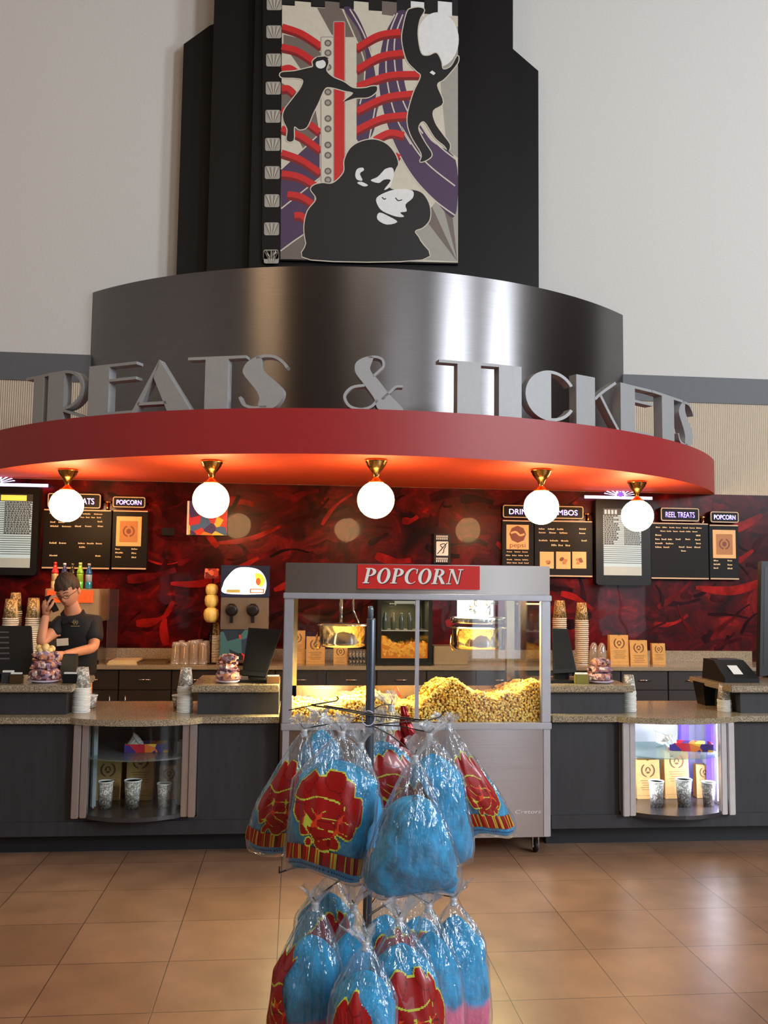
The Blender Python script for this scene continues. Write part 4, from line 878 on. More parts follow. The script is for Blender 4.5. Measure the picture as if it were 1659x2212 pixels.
# fruit poster, sensor box, listening sign
m_fruit = multi_mat('fruit_print', [(220, 60, 40), (240, 150, 40), (50, 130, 60), (60, 40, 120), (235, 220, 80), (210, 40, 70), (60, 110, 170)], 13)
a = rect(404, 1083, 491, 1156, YM); t = thing('fruit_poster', 'small bright poster of coloured fruit behind the second globe lamp', 'poster', ((a[0]+a[1])/2, YM, a[2]))
in_par(MB().box(a[0]+.02, a[1], YM-.006, YM, a[2], a[3]).build('print', m_fruit), t); in_par(MB().box(a[0], a[0]+.018, YM-.004, YM+.0, a[2], a[3]).build('white_edge', m_white), t)
in_par(MB().box(a[0]+.02, a[1], YM+.001, YW-.008, a[2], a[3]).build('backing', m_white), t)
a = rect(350, 1141, 377, 1157, YW); o = MB().box(a[0], a[1], YW-.05, YW-.008, a[2], a[3], ch=.006).build('sensor_box', m_black2); tag(o, 'small black box on the mural left of the fruit poster', 'box')
a = rect(937, 1153, 973, 1217, YM); t = thing('notice_sign', 'small black notice with a white ear symbol above the popcorn machine', 'sign', ((a[0]+a[1])/2, YM, a[2])); w, h = a[1]-a[0], a[3]-a[2]
in_par(MB().box(a[0], a[1], YM-.008, YW-.008, a[2], a[3]).build('plate', m_black2), t)
mb = MB(); T = plane_T((a[0]+a[1])/2, YM-.009, a[2])
mb.poly([rrect(-w*.36, h*.26, w*.36, h*.74, .008)], T, 0, 0, 0)
mb.poly([ribbon([(-w*.12, h*.42), (-.0, h*.52), (-.02, h*.62), (w*.12, h*.66), (w*.2, h*.58), (w*.1, h*.48), (w*.08, h*.38), (-.0, h*.34)], w*.05, 4)], T, 0, 1, .001); mb.poly([ribbon([(-w*.3, h*.31), (w*.3, h*.7)], w*.05, 2)], T, 0, 1, .001)
for zz, n in ((.92, 3), (.84, 2), (.17, 3), (.09, 2)):
    for k in range(n*3): mb.poly([[(-w*.36+w*.72*k/(n*3), h*zz-.012), (-w*.36+w*.72*(k+.6)/(n*3), h*zz-.012), (-w*.36+w*.72*(k+.6)/(n*3), h*zz+.006), (-w*.36+w*.72*k/(n*3), h*zz+.006)]], T, 0, 0, 0)
in_par(mb.build('symbol', [m_white, m_black2]), t)

# ================================================================== THINGS ON THE COUNTERS
ZL = .9905; ZT = .8125; ZK = ZBk+.0005
def tagm(o, lab, cat, grp=None): return tag(o, lab, cat, grp)
# register screens: a slanted panel on a foot
def pos_screen(c4, Yb, Yt, th, lab, foot, slots=0, face=None, zf=ZL):
    """c4: corner pixels tl tr br bl; Yb, Yt depth of lower and upper edge"""
    tl, tr, br, bl = c4; A = at(*tl, Yt); B = at(*tr, Yt+face if face else Yt); C_ = at(*br, Yb+face if face else Yb); D = at(*bl, Yb)
    n = (B-A).cross(D-A).normalized(); n = -n if n.y > 0 else n
    t = thing('register_screen', lab, 'screen', ((C_.x+D.x)/2, (Yb+Yt)/2, zf))
    def slabq(P, d0, d1, m, nm):
        vs = [p+n*d0 for p in P]+[p+n*d1 for p in P]
        return in_par(MB().add(vs, [(3, 2, 1, 0), (4, 5, 6, 7), (0, 1, 5, 4), (1, 2, 6, 5), (2, 3, 7, 6), (3, 0, 4, 7)]).build(nm, m), t)
    slabq([A, B, C_, D], -th, 0, m_black2, 'housing')
    q = lambda u, v: A*(1-u)*(1-v)+B*u*(1-v)+C_*u*v+D*(1-u)*v
    if slots:
        for k in range(slots): v = .12+.66*k/slots; slabq([q(.02, v), q(.66, v), q(.66, v+.03), q(.02, v+.03)], .0004, .002, mat('slot_grey', (74, 72, 76), .4), 'vent_slot')
    else: slabq([q(.06, .05), q(.94, .05), q(.94, .9), q(.06, .9)], .0004, .002, mat('dark_glass_screen', (22, 21, 22), .35, spec=.2), 'screen_glass')
    m = q(.5, .8)-n*(th+.001); x, y = m.x, max(m.y, Yb)+.03
    in_par(MB().box(x-.05, x+.05, y, y+.03, zf+.018, m.z+.02).build('neck', m_black2), t)
    in_par(MB().box(x-.11, x+.11, min(y-.10, 5.68 if foot else y-.08), y+.09, zf, zf+.018, ch=.005).build('foot', m_black2), t)
pos_screen(((-75, 1352), (66, 1352), (72, 1455), (-75, 1458)), 5.74, 5.84, .03, 'black slatted back of a register screen at the left edge of the photo', False, 6)
pos_screen(((537, 1356), (608, 1360), (574, 1462), (522, 1458)), 5.72, 5.84, .022, 'tilted black register screen left of the popcorn machine', True)
pos_screen(((1194, 1357), (1226, 1358), (1246, 1452), (1196, 1455)), 5.72, 5.84, .022, 'black register screen just right of the popcorn machine', True)
pos_screen(((1645, 1212), (1760, 1215), (1765, 1440), (1641, 1462)), 5.95, 6.05, .05, 'tall black screen cut off by the right edge of the photo', False)
# card terminals and small stands
def wedge(px0, px1, py0, Y, d, z, lab, name, cat, m=None, card=None, back=.0):
    a, b = at(px0, 1440, Y).x, at(px1, 1440, Y).x; h = at((px0+px1)/2, py0, Y+d).z-z
    t = thing(name, lab, cat, ((a+b)/2, Y, z)); w = (b-a)/2
    mb = MB(); mb.add([(-w, 0, 0), (w, 0, 0), (w, d, 0), (-w, d, 0), (-w*.9, d*.55, h), (w*.9, d*.55, h), (w*.9, d, h), (-w*.9, d, h), (-w, 0, h*.22), (w, 0, h*.22)],
        [(3, 2, 1, 0), (0, 1, 9, 8), (8, 9, 5, 4), (4, 5, 6, 7), (2, 3, 7, 6), (1, 2, 6, 5, 9), (3, 0, 8, 4, 7)])
    mb.build('body', m or m_black2, t); return t, w, h
t, w, h = wedge(1566, 1640, 1422, 5.72, .34, ZL, 'black card terminal on the far right granite shelf, with a paper slip', 'card_terminal', 'card terminal')
MB().add([(-w*.3, .03, h*.33), (w*.25, .03, h*.33), (w*.15, .11, h*.78), (-w*.42, .11, h*.78)], [(0, 1, 2, 3)]).build('paper_slip', m_white, t)
MB().box(-w*.6, w*.7, .2, .3, h+.0005, h+.006).build('keypad', mat('keypad_grey', (60, 58, 56), .4), t)
t, w, h = wedge(128, 160, 1412, 5.86, .12, ZL, 'dark upright terminal in front of the man, right of the candy tower', 'card_terminal', 'card terminal', mat('olive_black', (50, 48, 38), .45))
MB().box(-w*.7, w*.7, .062, .0655, h*.93, h*.99).build('display', m_char, t)
def card_stand(px, py0, w, h, lab, m, Y=5.64, z=ZL, cat='card holder'):
    q = at(px, py0, Y); t = thing('card_holder', lab, cat, (q.x, Y, z))
    MB().box(-w/2, w/2, 0, .045, 0, h*.85, ch=.003).build('tray', m, t); MB().box(-w/2+.004, w/2-.004, .012, .034, h*.86, h).build('cards', m_white, t)
card_stand(151, 1460, .085, .065, 'little black holder of white cards beside the left cup stack', m_black2)
card_stand(15, 1465, .07, .075, 'small grey-topped box at the left edge, on the granite shelf', m_char)
card_stand(33, 1465, .07, .065, 'small brown holder of cream cards under the left slatted screen', mat('brown_holder', (70, 50, 30), .3), Y=5.62)
card_stand(1258, 1460, .085, .07, 'small green-gold holder between the right screen and the candy tower', mat('gold_holder', (120, 112, 52), .25))
card_stand(590, 1465, .08, .05, 'small brown card holder beside the tilted screen left of the machine', mat('brown_holder_b', (120, 84, 48), .4))
# towers of wrapped candy
m_cnd = [multi_mat('candy_wrap', [(206, 150, 140), (110, 74, 100), (226, 206, 198), (150, 90, 86), (66, 44, 56), (196, 130, 90), (150, 120, 140)], 48), mat('candy_gold', (236, 200, 130), .5), mat('plate_lilac', (196, 180, 200), .25)]
def candy_tower(px, Y, h, r, lab, tip=True, seed=1):
    q = at(px, 1470, Y); t = thing('candy_tower', lab, 'candy display', (q.x, Y, ZL))
    MB().lathe([(0, 0), (r*.7, 0), (r*1.02, .012), (r*1.0, .017), (r*.6, .010), (0, .010)], n=32).build('plate', m_cnd[2], t)
    R_ = random.Random(seed); mb = MB(); z = .026
    tiers = ((r*.95, 0, .38), (r*.78, .30, .62), (r*.62, .55, .92))
    for rr, za, zb in tiers:
        lo, hi = .018+za*h, zb*h; n = 30; prof = [(rr*.8, lo), (rr, lo+(hi-lo)*.25), (rr*.97, lo+(hi-lo)*.7), (rr*.72, hi), (0, hi+.002)]
        vs = []; m_ = len(prof)
        mb.lathe([(0, lo)]+prof, n=n)
    R2 = random.Random(seed+5); mb.v = [(x*(1+R2.uniform(-.09, .09)), y*(1+R2.uniform(-.09, .09)), z_+R2.uniform(-.004, .004)) if math.hypot(x, y) > 1e-4 else (x, y, z_) for x, y, z_ in mb.v]
    for k in range(26):
        a = R_.uniform(0, 6.28); zz = R_.uniform(.03, .85*h); rr = r*(1-.38*zz/h)*.95; s_ = R_.uniform(.010, .018)
        M = Matrix.Translation((rr*math.cos(a), rr*math.sin(a), zz)) @ Matrix.Rotation(R_.uniform(0, 3), 4, 'X') @ Matrix.Rotation(R_.uniform(0, 3), 4, 'Y')
        mb.box(-s_, s_, -s_*.6, s_*.6, -s_*.5, s_*.5, T=lambda v, M=M: M @ v)
    mb.build('wrapped_sweets', m_cnd[0], t)
    if tip:
        mb = MB()
        for k in range(9): a = 2*PI*k/9; mb.sphere((r*.4*math.cos(a), r*.4*math.sin(a), h*.94+.010*math.sin(k*3)), r*.2, n=10, m=6)
        mb.sphere((0, 0, h*.985), r*.25, n=10, m=6); mb.build('golden_sweets', m_cnd[1], t)
candy_tower(96, 5.72, .215, .098, 'tower of wrapped candy in front of the man on the phone', seed=1)
candy_tower(492, 5.70, .19, .075, 'tower of wrapped candy left of the tilted register screen', False, 2)
candy_tower(1295, 5.72, .17, .088, 'tower of wrapped candy on the granite shelf right of the machine', False, 3)
# cup stacks on the front counter (upside down)
def front_stack(px, pyt, r0, r1, h, lab, grp, Y=5.68, z=ZT):
    q = at(px, 1540, Y); top = at(px, pyt, Y).z; cup_stack(q.x, Y, z, r0, r1, h, top-z, .0095, lab, grp)
front_stack(175, 1440, .034, .050, .13, 'upside-down paper cup in the stack beside the left raised shelf', 'cups stacked at the left raised shelf')
front_stack(399, 1442, .031, .046, .12, 'upside-down paper cup in the stack right of the left display case', 'cups stacked right of the left case')
front_stack(1359, 1456, .030, .043, .11, 'upside-down paper cup in the stack left of the lit display case', 'cups stacked left of the lit case')
front_stack(1565, 1476, .030, .042, .11, 'upside-down paper cup in the stack at the far right raised shelf', 'cups stacked at the far right')
for px, Y, lab in ((196, 5.84, 'single small white cup right of the left cup stack'), (386, 5.84, 'single small cup left of the second cup stack')):
    q = at(px, 1510, Y); cup(q.x, Y, ZT, .03, .04, .085, lab)
# black bin behind the far right stack
q = at(1530, 1520, 6.02); mb = MB(); mb.lathe([(0, 0), (.085, 0), (.115, .15), (.118, .155), (.112, .155), (.082, .006), (0, .006)], n=4, smooth=False, T=lambda v: Matrix.Rotation(PI/4, 3, 'Z') @ v)
o = mb.build('bin', m_black2, None); o.location = (q.x, 6.0, ZT); tag(o, 'black tapered bin on the granite counter behind the far right cups', 'bin')

# ------------------------------------------------------------------ on the back counter
def back_stack(px, pyt, pyb, r0, r1, h, lab, grp, Y=8.0, z=None, pitch=.018):
    q = at(px, pyb, Y); top = at(px, pyt, Y).z; z = ZK if z is None else z; cup_stack(q.x, Y, z, r0, r1, h, top-z, pitch, lab, grp, m_cupk)
back_stack(20, 1296, 1400, .045, .062, .17, 'tall upside-down cup stack by the left edge, front of the pair', 'cups in the leftmost tall stack', 7.92)
back_stack(29, 1280, 1400, .040, .055, .17, 'tall upside-down cup stack by the left edge, rear of the pair', 'cups in the rear left stack', 8.1)
back_stack(69, 1290, 1400, .045, .060, .18, 'cup in the tall kraft stack just left of the man', 'cups in the stack left of the man', 7.98)
back_stack(1209, 1296, 1420, .045, .062, .17, 'cup in the tall kraft stack above the right register screen', 'cups in the stack above the right screen', 8.02)
back_stack(1257, 1303, 1420, .042, .060, .17, 'cup in the tall kraft stack left of the kraft bags', 'cups in the stack left of the kraft bags', 8.05)
back_stack(463, 1345, 1440, .03, .040, .12, 'slim cup in the column left of the slush machine', 'cups in the column by the slush machine', 8.0, pitch=.014)
# clear plastic cups upside down in a cluster
m_clear = film('clear_cup_plastic', (236, 222, 190), .22, .08, .1, .4)
k0 = None; R_ = random.Random(4)
for i in range(11):
    px = 378+i*6.6; Y = 7.92+.16*(i % 3)/2; q = at(px, 1438, Y)
    if k0 is None:
        mb = MB(); mb.lathe([(.040, 0), (.043, .003), (.040, .008), (.038, .05), (.041, .052), (.035, .10), (.038, .102), (.030, .16), (.033, .162), (.026, .20), (0, .203)], n=20)
        k0 = o = mb.build('clear_cup', m_clear)
    else: o = dup(k0)
    o.location = (q.x, Y, ZK); o.scale = (1, 1, R_.uniform(.92, 1.05)); tag(o, 'clear plastic cup upside down in the cluster left of the slush machine', 'cup', 'clear cups left of the slush machine')
for px, Y, r, lab in ((1283, 8.0, .042, 'clear plastic dome cup left of the tallest kraft bag, further left'), (1300, 7.95, .04, 'clear plastic dome cup touching the tallest kraft bag')):
    q = at(px, 1420, Y); o = MB().lathe([(r, 0), (r*1.1, .004), (r*.95, .1), (r*.8, .17), (r*.4, .2), (0, .205)], n=20).build('clear_cup', m_clear); o.location = (q.x, Y, ZK); tag(o, lab, 'cup')
# kraft bags on the back counter
kb = mat('kraft_lit', (206, 156, 84), .75, noise=.06, ns=30)
for px, w, h, Y, lab in ((1335, .175, .27, 8.05, 'tallest kraft popcorn bag on the back counter, right of the cup stack'), (1377, .165, .225, 8.03, 'middle kraft popcorn bag on the back counter'), (1421, .125, .195, 8.06, 'smallest kraft popcorn bag standing apart on the back counter'),
                         (640, .15, .29, 8.05, 'tall kraft bag behind the left post of the popcorn machine'), (681, .165, .24, 8.02, 'kraft bag seen through the machine below the left kettle'), (735, .125, .16, 8.03, 'short kraft bag seen through the machine beside the dark cups')):
    q = at(px, 1430, Y); kraft_bag(q.x, Y, ZK, w, h, lab, 0, 'kraft bags on the back counter', kb)
d0 = None
for i in range(6):
    px = 757+i*7.4; q = at(px, 1430, 7.98)
    if d0 is None:
        d0 = o = MB().lathe([(.014, 0), (.016, .002), (.017, .10), (.012, .115), (.014, .12), (0, .121)], n=14).build('dark_cup', cup_mat('dark_cup_print', (170, 150, 120), (40, 36, 34)))
    else: o = dup(d0)
    o.location = (q.x, 7.98, ZK); tag(o, 'small dark shaker in the row below the left kettle', 'shaker', 'dark shakers on the back counter')
# trays of paper liners
for px0, px1, Y, lab, h in ((236, 300, 7.98, 'flat stack of cream paper liners on the back counter', .03), (300, 362, 8.0, 'low dark metal tray right of the cream paper liners', .02)):
    a, b = at(px0, 1430, Y).x, at(px1, 1430, Y).x; mb = MB()
    if h > .025:
        for k in range(5): mb.box(a+.003*k, b-.004*k, 7.88+.004*k, 8.24-.003*k, ZK+.006*k, ZK+.006*k+.005)
        o = mb.build('paper_liners', mat('liner_cream', (214, 196, 150), .7)); cat = 'paper stack'
    else:
        mb.box(a, b, 7.9, 8.25, ZK, ZK+.004); mb.box(a, b, 7.9, 7.908, ZK+.004, ZK+h); mb.box(a, b, 8.242, 8.25, ZK+.004, ZK+h); mb.box(a, a+.008, 7.908, 8.242, ZK+.004, ZK+h); mb.box(b-.008, b, 7.908, 8.242, ZK+.004, ZK+h)
        o = mb.build('tray', mat('dark_tray', (96, 78, 52), .35)); cat = 'tray'
    tag(o, lab, cat)
a, b = at(936, 1430, 7.95).x, at(1010, 1430, 7.95).x
o = MB().box(a, b, 7.93, 8.2, ZK, ZK+.165, ch=.006).build('steel_box', mat('tan_steel_box', (168, 146, 108), .35, .4)); tag(o, 'tan metal box on the back counter behind the right kettle', 'box')
# slush machine
x0, x1 = at(475, 1330, 7.78).x, at(580, 1330, 7.78).x; zt = at(528, 1222, 7.78).z; z1_ = at(528, 1290, 7.78).z; z2_ = at(528, 1360, 7.78).z
t = thing('slush_machine', 'tall frozen drink machine with lit white sign and two black taps', 'drink machine', ((x0+x1)/2, 7.8, ZK)); w = (x1-x0)
def sm(nm, b, m, ch=0): return in_par(MB().box(*b, ch=ch).build(nm, m), t)
sm('body', (x0, x1, 7.86, 8.3, ZK+.02, zt), m_steel, .004); sm('front_upper', (x0+.004, x1-.004, 7.80, 7.859, z2_, z1_-.002), mat('warm_steel', (176, 160, 140), .3, .9), .003)
sm('front_lower', (x0+.004, x1-.004, 7.81, 7.859, ZK+.02, z2_-.002), multi_mat('slush_print', [(30, 50, 70), (24, 30, 40), (60, 110, 120), (220, 110, 40), (40, 60, 90), (200, 60, 40), (30, 40, 60)], 9))
sm('sign_frame', (x0-.002, x1+.002, 7.79, 7.859, z1_, zt+.002), mat('sign_dark_blue', (30, 40, 70), .3), .004)
mb = MB(); T = plane_T((x0+x1)/2, 7.789, z1_); hh = zt-z1_
mb.poly([crs([(-w*.42, hh*.12), (-w*.45, hh*.4), (-w*.38, hh*.62), (-w*.2, hh*.9), (w*.05, hh*.95), (w*.3, hh*.85), (w*.43, hh*.55), (w*.42, hh*.2), (w*.3, hh*.1)], 5)], T, 0, 0, 0)
mb.poly([crs([(w*.2, hh*.75), (w*.36, hh*.7), (w*.4, hh*.45), (w*.28, hh*.35)], 4)], T, 0, 1, .001); mb.poly([ell(w*.27, hh*.5, w*.05, hh*.12, 12)], T, 0, 2, .002); mb.poly([ell(-w*.02, hh*.6, w*.1, hh*.18, 12)], T, 0, 4, .002)
for k in range(3): mb.poly([ell(w*(.02+.07*k), hh*(.5+.05*(k % 2)), w*.03, hh*.16, 10)], T, 0, 4+0*k, .0025)
mb.poly([[(w*.1, hh*.13), (w*.4, hh*.13), (w*.4, hh*.27), (w*.1, hh*.27)]], T, 0, 2, .002); mb.poly([[(w*.13, hh*.16), (w*.37, hh*.16), (w*.37, hh*.24), (w*.13, hh*.24)]], T, 0, 0, .003)
mb.poly([[(-w*.38, hh*.14), (-w*.1, hh*.14), (-w*.1, hh*.24), (-w*.38, hh*.24)]], T, 0, 3, .002)
in_par(mb.build('lit_sign', [mat('sign_lit_white', (255, 252, 235), .4, emit=(255, 250, 225), es=1.7), mat('sign_lime', (190, 214, 60), .4, emit=(190, 214, 60), es=.9), mat('sign_orange', (210, 90, 50), .4, emit=(210, 90, 50), es=.6), mat('sign_tan', (170, 150, 80), .4, emit=(170, 150, 80), es=.5), mat('sign_pinkish', (240, 200, 200), .4, emit=(240, 200, 205), es=1.1)]), t)
for px in (500, 546):
    q = at(px, 1318, 7.76); mb = MB(); TT = lambda v, q=q: Vector((q.x+v.x, 7.80-v.z, q.z+v.y))
    mb.lathe([(0, .0), (.052, .0), (.055, .012), (.05, .045), (.03, .05), (0, .05)], n=24, T=TT); mb.box(q.x-.014, q.x+.014, 7.76, 7.78, q.z-.11, q.z-.02); mb.box(q.x-.022, q.x+.022, 7.755, 7.785, q.z+.03, q.z+.055)
    in_par(mb.build('tap', m_black2), t)
sm('drip_tray', (x0+.02, x1-.02, 7.70, 7.80, ZK+.03, ZK+.05), m_steel, .003)
# yellow ribbed souvenir cups and red sign on a stand beside it
q = at(457, 1300, 7.9); g0 = None
for pyb, s_, lab in ((1345, 1.1, 'lowest of three yellow ribbed cups hanging left of the slush machine'), (1313, 1.0, 'middle of three yellow ribbed cups left of the slush machine'), (1288, .9, 'topmost of three yellow ribbed cups left of the slush machine')):
    z = at(457, pyb, 7.9).z
    mb = MB(); n = 24; prof = ((.0, 0), (.034, .004), (.052, .03), (.058, .07), (.052, .105), (.03, .125), (0, .128)); vs = []; 
    for r, zz in prof:
        for i in range(n): k = r*(1+.05*math.cos(8*2*PI*i/n)); vs.append((k*math.cos(2*PI*i/n), k*math.sin(2*PI*i/n), zz))
    mb.add(vs, [(j*n+i, j*n+(i+1) % n, (j+1)*n+(i+1) % n, (j+1)*n+i) for j in range(len(prof)-1) for i in range(n)], 0, True)
    o = mb.build('ribbed_cup', mat('yellow_cup', (224, 196, 104), .4)); o.location = (q.x, 7.9, z); o.scale = (s_, s_, s_*.95); tag(o, lab, 'cup')
mb = MB(); zz0 = at(457, 1440, 7.9).z; q2 = at(457, 1250, 7.97); mb.tube([(q.x+.0, 7.97, ZK+.0), (q.x+.0, 7.97, q2.z)], .008); mb.lathe([(0, 0), (.05, 0), (.05, .008), (0, .008)], (q.x, 7.97, ZK), 20)
t = thing('cup_display_stand', 'thin stand with a red-orange sign holding the yellow ribbed cups', 'display stand', (q.x, 7.97, ZK)); in_par(mb.build('stand', m_black2), t)
c = rect(442, 1228, 473, 1250, 7.95); in_par(MB().box(c[0], c[1], 7.945, 7.96, c[2], c[3], ch=.004).build('sign', multi_mat('red_sign_print', [(200, 60, 40), (230, 120, 80), (120, 20, 20), (180, 40, 30)], 24)), t)
# soda dispenser behind the man with bottles on top
x0, x1 = at(93, 1330, 7.84).x, at(211, 1330, 7.84).x; zt = at(150, 1272, 7.84).z
t = thing('soda_dispenser', 'beige drink dispenser with an orange sign behind the man', 'drink machine', ((x0+x1)/2, 7.84, ZK)); 
sm2 = lambda nm, b, m, ch=0: in_par(MB().box(*b, ch=ch).build(nm, m), t)
sm2('cabinet', (x0, x1, 7.87, 8.32, ZK+.36, zt), mat('beige_steel', (176, 150, 112), .4, .3), .006); sm2('base', (x0+.02, x1-.02, 7.95, 8.3, ZK, ZK+.359), m_steel); sm2('drip_grille', (x0, x1, 7.83, 7.949, ZK, ZK+.03), m_black2)
c = rect(101, 1275, 201, 1302, 7.86); sm2('orange_sign', (c[0], c[1], 7.862, 7.869, c[2], c[3]), mat('orange_print', (226, 92, 34), .5, noise=.15, ns=50, emit=(226, 92, 34), es=.25))
for k in range(5): xx = x0+.06+.09*k; sm2('nozzle', (xx-.012, xx+.012, 7.9, 7.93, ZK+.30, ZK+.359), m_black2)
xr = at(229, 1400, 7.84).x
o = MB().box(xr-.004, xr+.004, 7.86, 8.3, ZK, zt-.002).build('side_panel', film('panel_plastic', (235, 225, 215), .03, .06, .05, .3)); tag(o, 'clear upright splash panel right of the drink dispenser', 'splash panel')
def bottle(px, pyt, cols, lab):
    q = at(px, pyt, 8.0); h = q.z-zt-.0005; s_ = h/.235; mb = MB(); pr = [(0, 0), (.028, 0), (.031, .01), (.031, .06), (.029, .065)]
    mb.lathe(pr, n=20, mi=0); mb.lathe([(.0292, .065), (.0292, .125), (.031, .13)], n=20, mi=1); mb.lathe([(.031, .13), (.030, .15), (.016, .19), (.013, .212)], n=20, mi=2); mb.lathe([(.0145, .212), (.0145, .234), (0, .235)], n=16, mi=3)
    ms = [mat('bottle_%d_%d_%d' % c, c, .15, spec=.8) for c in cols]; o = mb.build('bottle', ms); o.location = (q.x, 8.0, zt+.0005); o.scale = (s_, s_, s_); tag(o, lab, 'bottle', None)
bottle(120, 1214, ((216, 190, 140), (220, 190, 130), (206, 44, 34), (200, 30, 30)), 'red-topped cream bottle on the dispenser, leftmost of five')
bottle(140, 1216, ((40, 50, 100), (60, 60, 110), (40, 50, 96), (170, 180, 190)), 'dark blue bottle behind the top of the man\'s head')
bottle(157, 1217, ((30, 18, 14), (70, 40, 26), (34, 20, 16), (70, 60, 56)), 'dark brown bottle in the middle of the five on the dispenser')
bottle(174, 1215, ((96, 190, 40), (150, 196, 60), (130, 180, 50), (190, 200, 110)), 'bright green bottle on the dispenser, second from the right')
bottle(193, 1217, ((20, 120, 140), (170, 190, 200), (30, 80, 130), (160, 150, 150)), 'teal blue bottle on the dispenser, rightmost of five')
# black warming cabinet with orange chips (seen through the popcorn machine)
x0, x1 = at(815, 1380, 7.86).x, at(934, 1380, 7.86).x; zt = at(875, 1288, 7.86).z; zb = ZK
t = thing('warming_cabinet', 'black framed warming cabinet with orange chips, behind the popcorn machine', 'food warmer', ((x0+x1)/2, 7.86, zb)); sm3 = lambda nm, b, m, ch=0: in_par(MB().box(*b, ch=ch).build(nm, m), t)
f = .035; sm3('base', (x0, x1, 7.86, 8.3, zb, zb+.06), m_black2, .004); sm3('top', (x0, x1, 7.86, 8.3, zt-.04, zt), m_black2, .004)
for a_ in (x0, x1-f): sm3('side_frame', (a_, a_+f, 7.86, 8.3, zb+.0605, zt-.0405), m_black2)
sm3('back_panel', (x0+f, x1-f, 8.28, 8.3, zb+.0605, zt-.0405), mat('warmer_back', (90, 96, 86), .3)); sm3('shelf', (x0+f, x1-f, 7.88, 8.27, zb+.30, zb+.306), m_alu); sm3('door_glass', (x0+f, x1-f, 7.862, 7.866, zb+.061, zt-.041), m_glass)
mb = MB(); R_ = random.Random(2); n = 26
hh = lambda u: .17-.05*math.sin(u*PI*.9)+.02*math.cos(u*9)
mb.poly([[(x0+f+.002, zb+.062), (x1-f-.002, zb+.062)]+[(x1-f-.002-(x1-x0-2*f-.004)*k/12, zb+.06+hh(1-k/12)) for k in range(13)]], lambda u, v, w: Vector((u, 7.875-w, v)), .36, 0, 0)
for k in range(160):
    u = R_.random(); x = x0+f+.02+(x1-x0-2*f-.04)*u; z = zb+.07+(hh(u)-.0)*R_.random()**.5; y = 7.885 if z < zb+.05+hh(u) else R_.uniform(7.89, 8.2); a = R_.uniform(0, 6); s_ = .02
    mb.add([(x+s_*math.cos(a+q_*2.09), y-.012+R_.uniform(-.004, .004), z+s_*math.sin(a+q_*2.09)) for q_ in range(3)], [(0, 1, 2)], 1)
o = mb.build('orange_chips', [mat('chips_deep', (226, 130, 30), .7), mat('chips', (246, 178, 60), .7)]); tag(o, 'orange chips heaped in the black warming cabinet', 'chips', kind='stuff')
lamp_area('warmer_light', ((x0+x1)/2, 8.05, zt-.06), ((x0+x1)/2, 8.0, zb), .3, .2, 1.6, (1, .7, .35))
for k in range(5):
    xx = x0+.08+.075*k; o = MB().lathe([(0, 0), (.022, 0), (.024, .05), (.024, .10), (.012, .13), (.012, .15), (0, .151)], n=14).build('jar', mat('jar_dark', (70, 80, 74), .15)); o.location = (xx, 8.0, zb+.3065); tag(o, 'grey-green jar on the shelf of the black warming cabinet', 'jar', 'jars in the warming cabinet')

# ================================================================== THE MAN BEHIND THE COUNTER
def skin_pts(V, E, R_, sub=2):
    me = bpy.data.meshes.new('s'); me.from_pydata([tuple(v) for v in V], E, []); o = bpy.data.objects.new('s', me); COL.objects.link(o)
    o.modifiers.new('k', 'SKIN')
    sk = me.skin_vertices[0].data if me.skin_vertices else None
    if sk is None:
        bm = bmesh.new(); bm.from_mesh(me); bm.verts.layers.skin.verify(); bm.to_mesh(me); bm.free(); sk = me.skin_vertices[0].data
    for i, r in enumerate(R_): sk[i].radius = r if isinstance(r, tuple) else (r, r); sk[i].use_root = (i == 0)
    o.modifiers['k'].use_smooth_shade = True
    m = o.modifiers.new('u', 'SUBSURF'); m.levels = sub; m.render_levels = sub
    bpy.context.view_layer.update(); dg = bpy.context.evaluated_depsgraph_get(); ev = o.evaluated_get(dg); mm = ev.to_mesh()
    P = [v.co.copy() for v in mm.vertices]; Fc = [tuple(p.vertices) for p in mm.polygons]; ev.to_mesh_clear()
    bpy.data.objects.remove(o); bpy.data.meshes.remove(me); return P, Fc
m_skin = mat('skin', (214, 148, 112), .5, noise=.06, ns=14, spec=.3); m_polo = mat('black_polo', (26, 25, 26), .8, noise=.15, ns=40, bump=.2, bs=60); m_hair = mat('brown_hair', (66, 44, 26), .7, noise=.35, ns=60, stretch=(3, 3, .6)); m_trs = mat('black_trousers', (20, 20, 24), .85)
man = thing('person', 'man in a black polo shirt and glasses, holding a phone to his ear', 'person', (at(165, 1500, 6.6).x, 6.6, 0))
hips = Vector((man.location.x, 6.62, .92))
sp1 = at(166, 1440, 6.6); sp2 = at(166, 1385, 6.57); ch = at(167, 1352, 6.55); nb = at(160, 1328, 6.53); nk = at(155, 1308, 6.49)
sR = at(131, 1349, 6.52); eR = at(86, 1393, 6.35); wR = at(100, 1325, 6.40)     # his right arm, phone hand
sL = at(203, 1347, 6.56); eL = at(203, 1400, 6.44); wL = at(134, 1415, 6.16)
hd = at(147, 1277, 6.45)
hl, hr_ = hips+Vector((-.09, 0, -.04)), hips+Vector((.09, 0, -.04)); kl, kr = hips+Vector((-.1, -.02, -.45)), hips+Vector((.1, -.02, -.45)); al, ar_ = hips+Vector((-.11, .03, -.84)), hips+Vector((.12, .03, -.84))
body = MB()
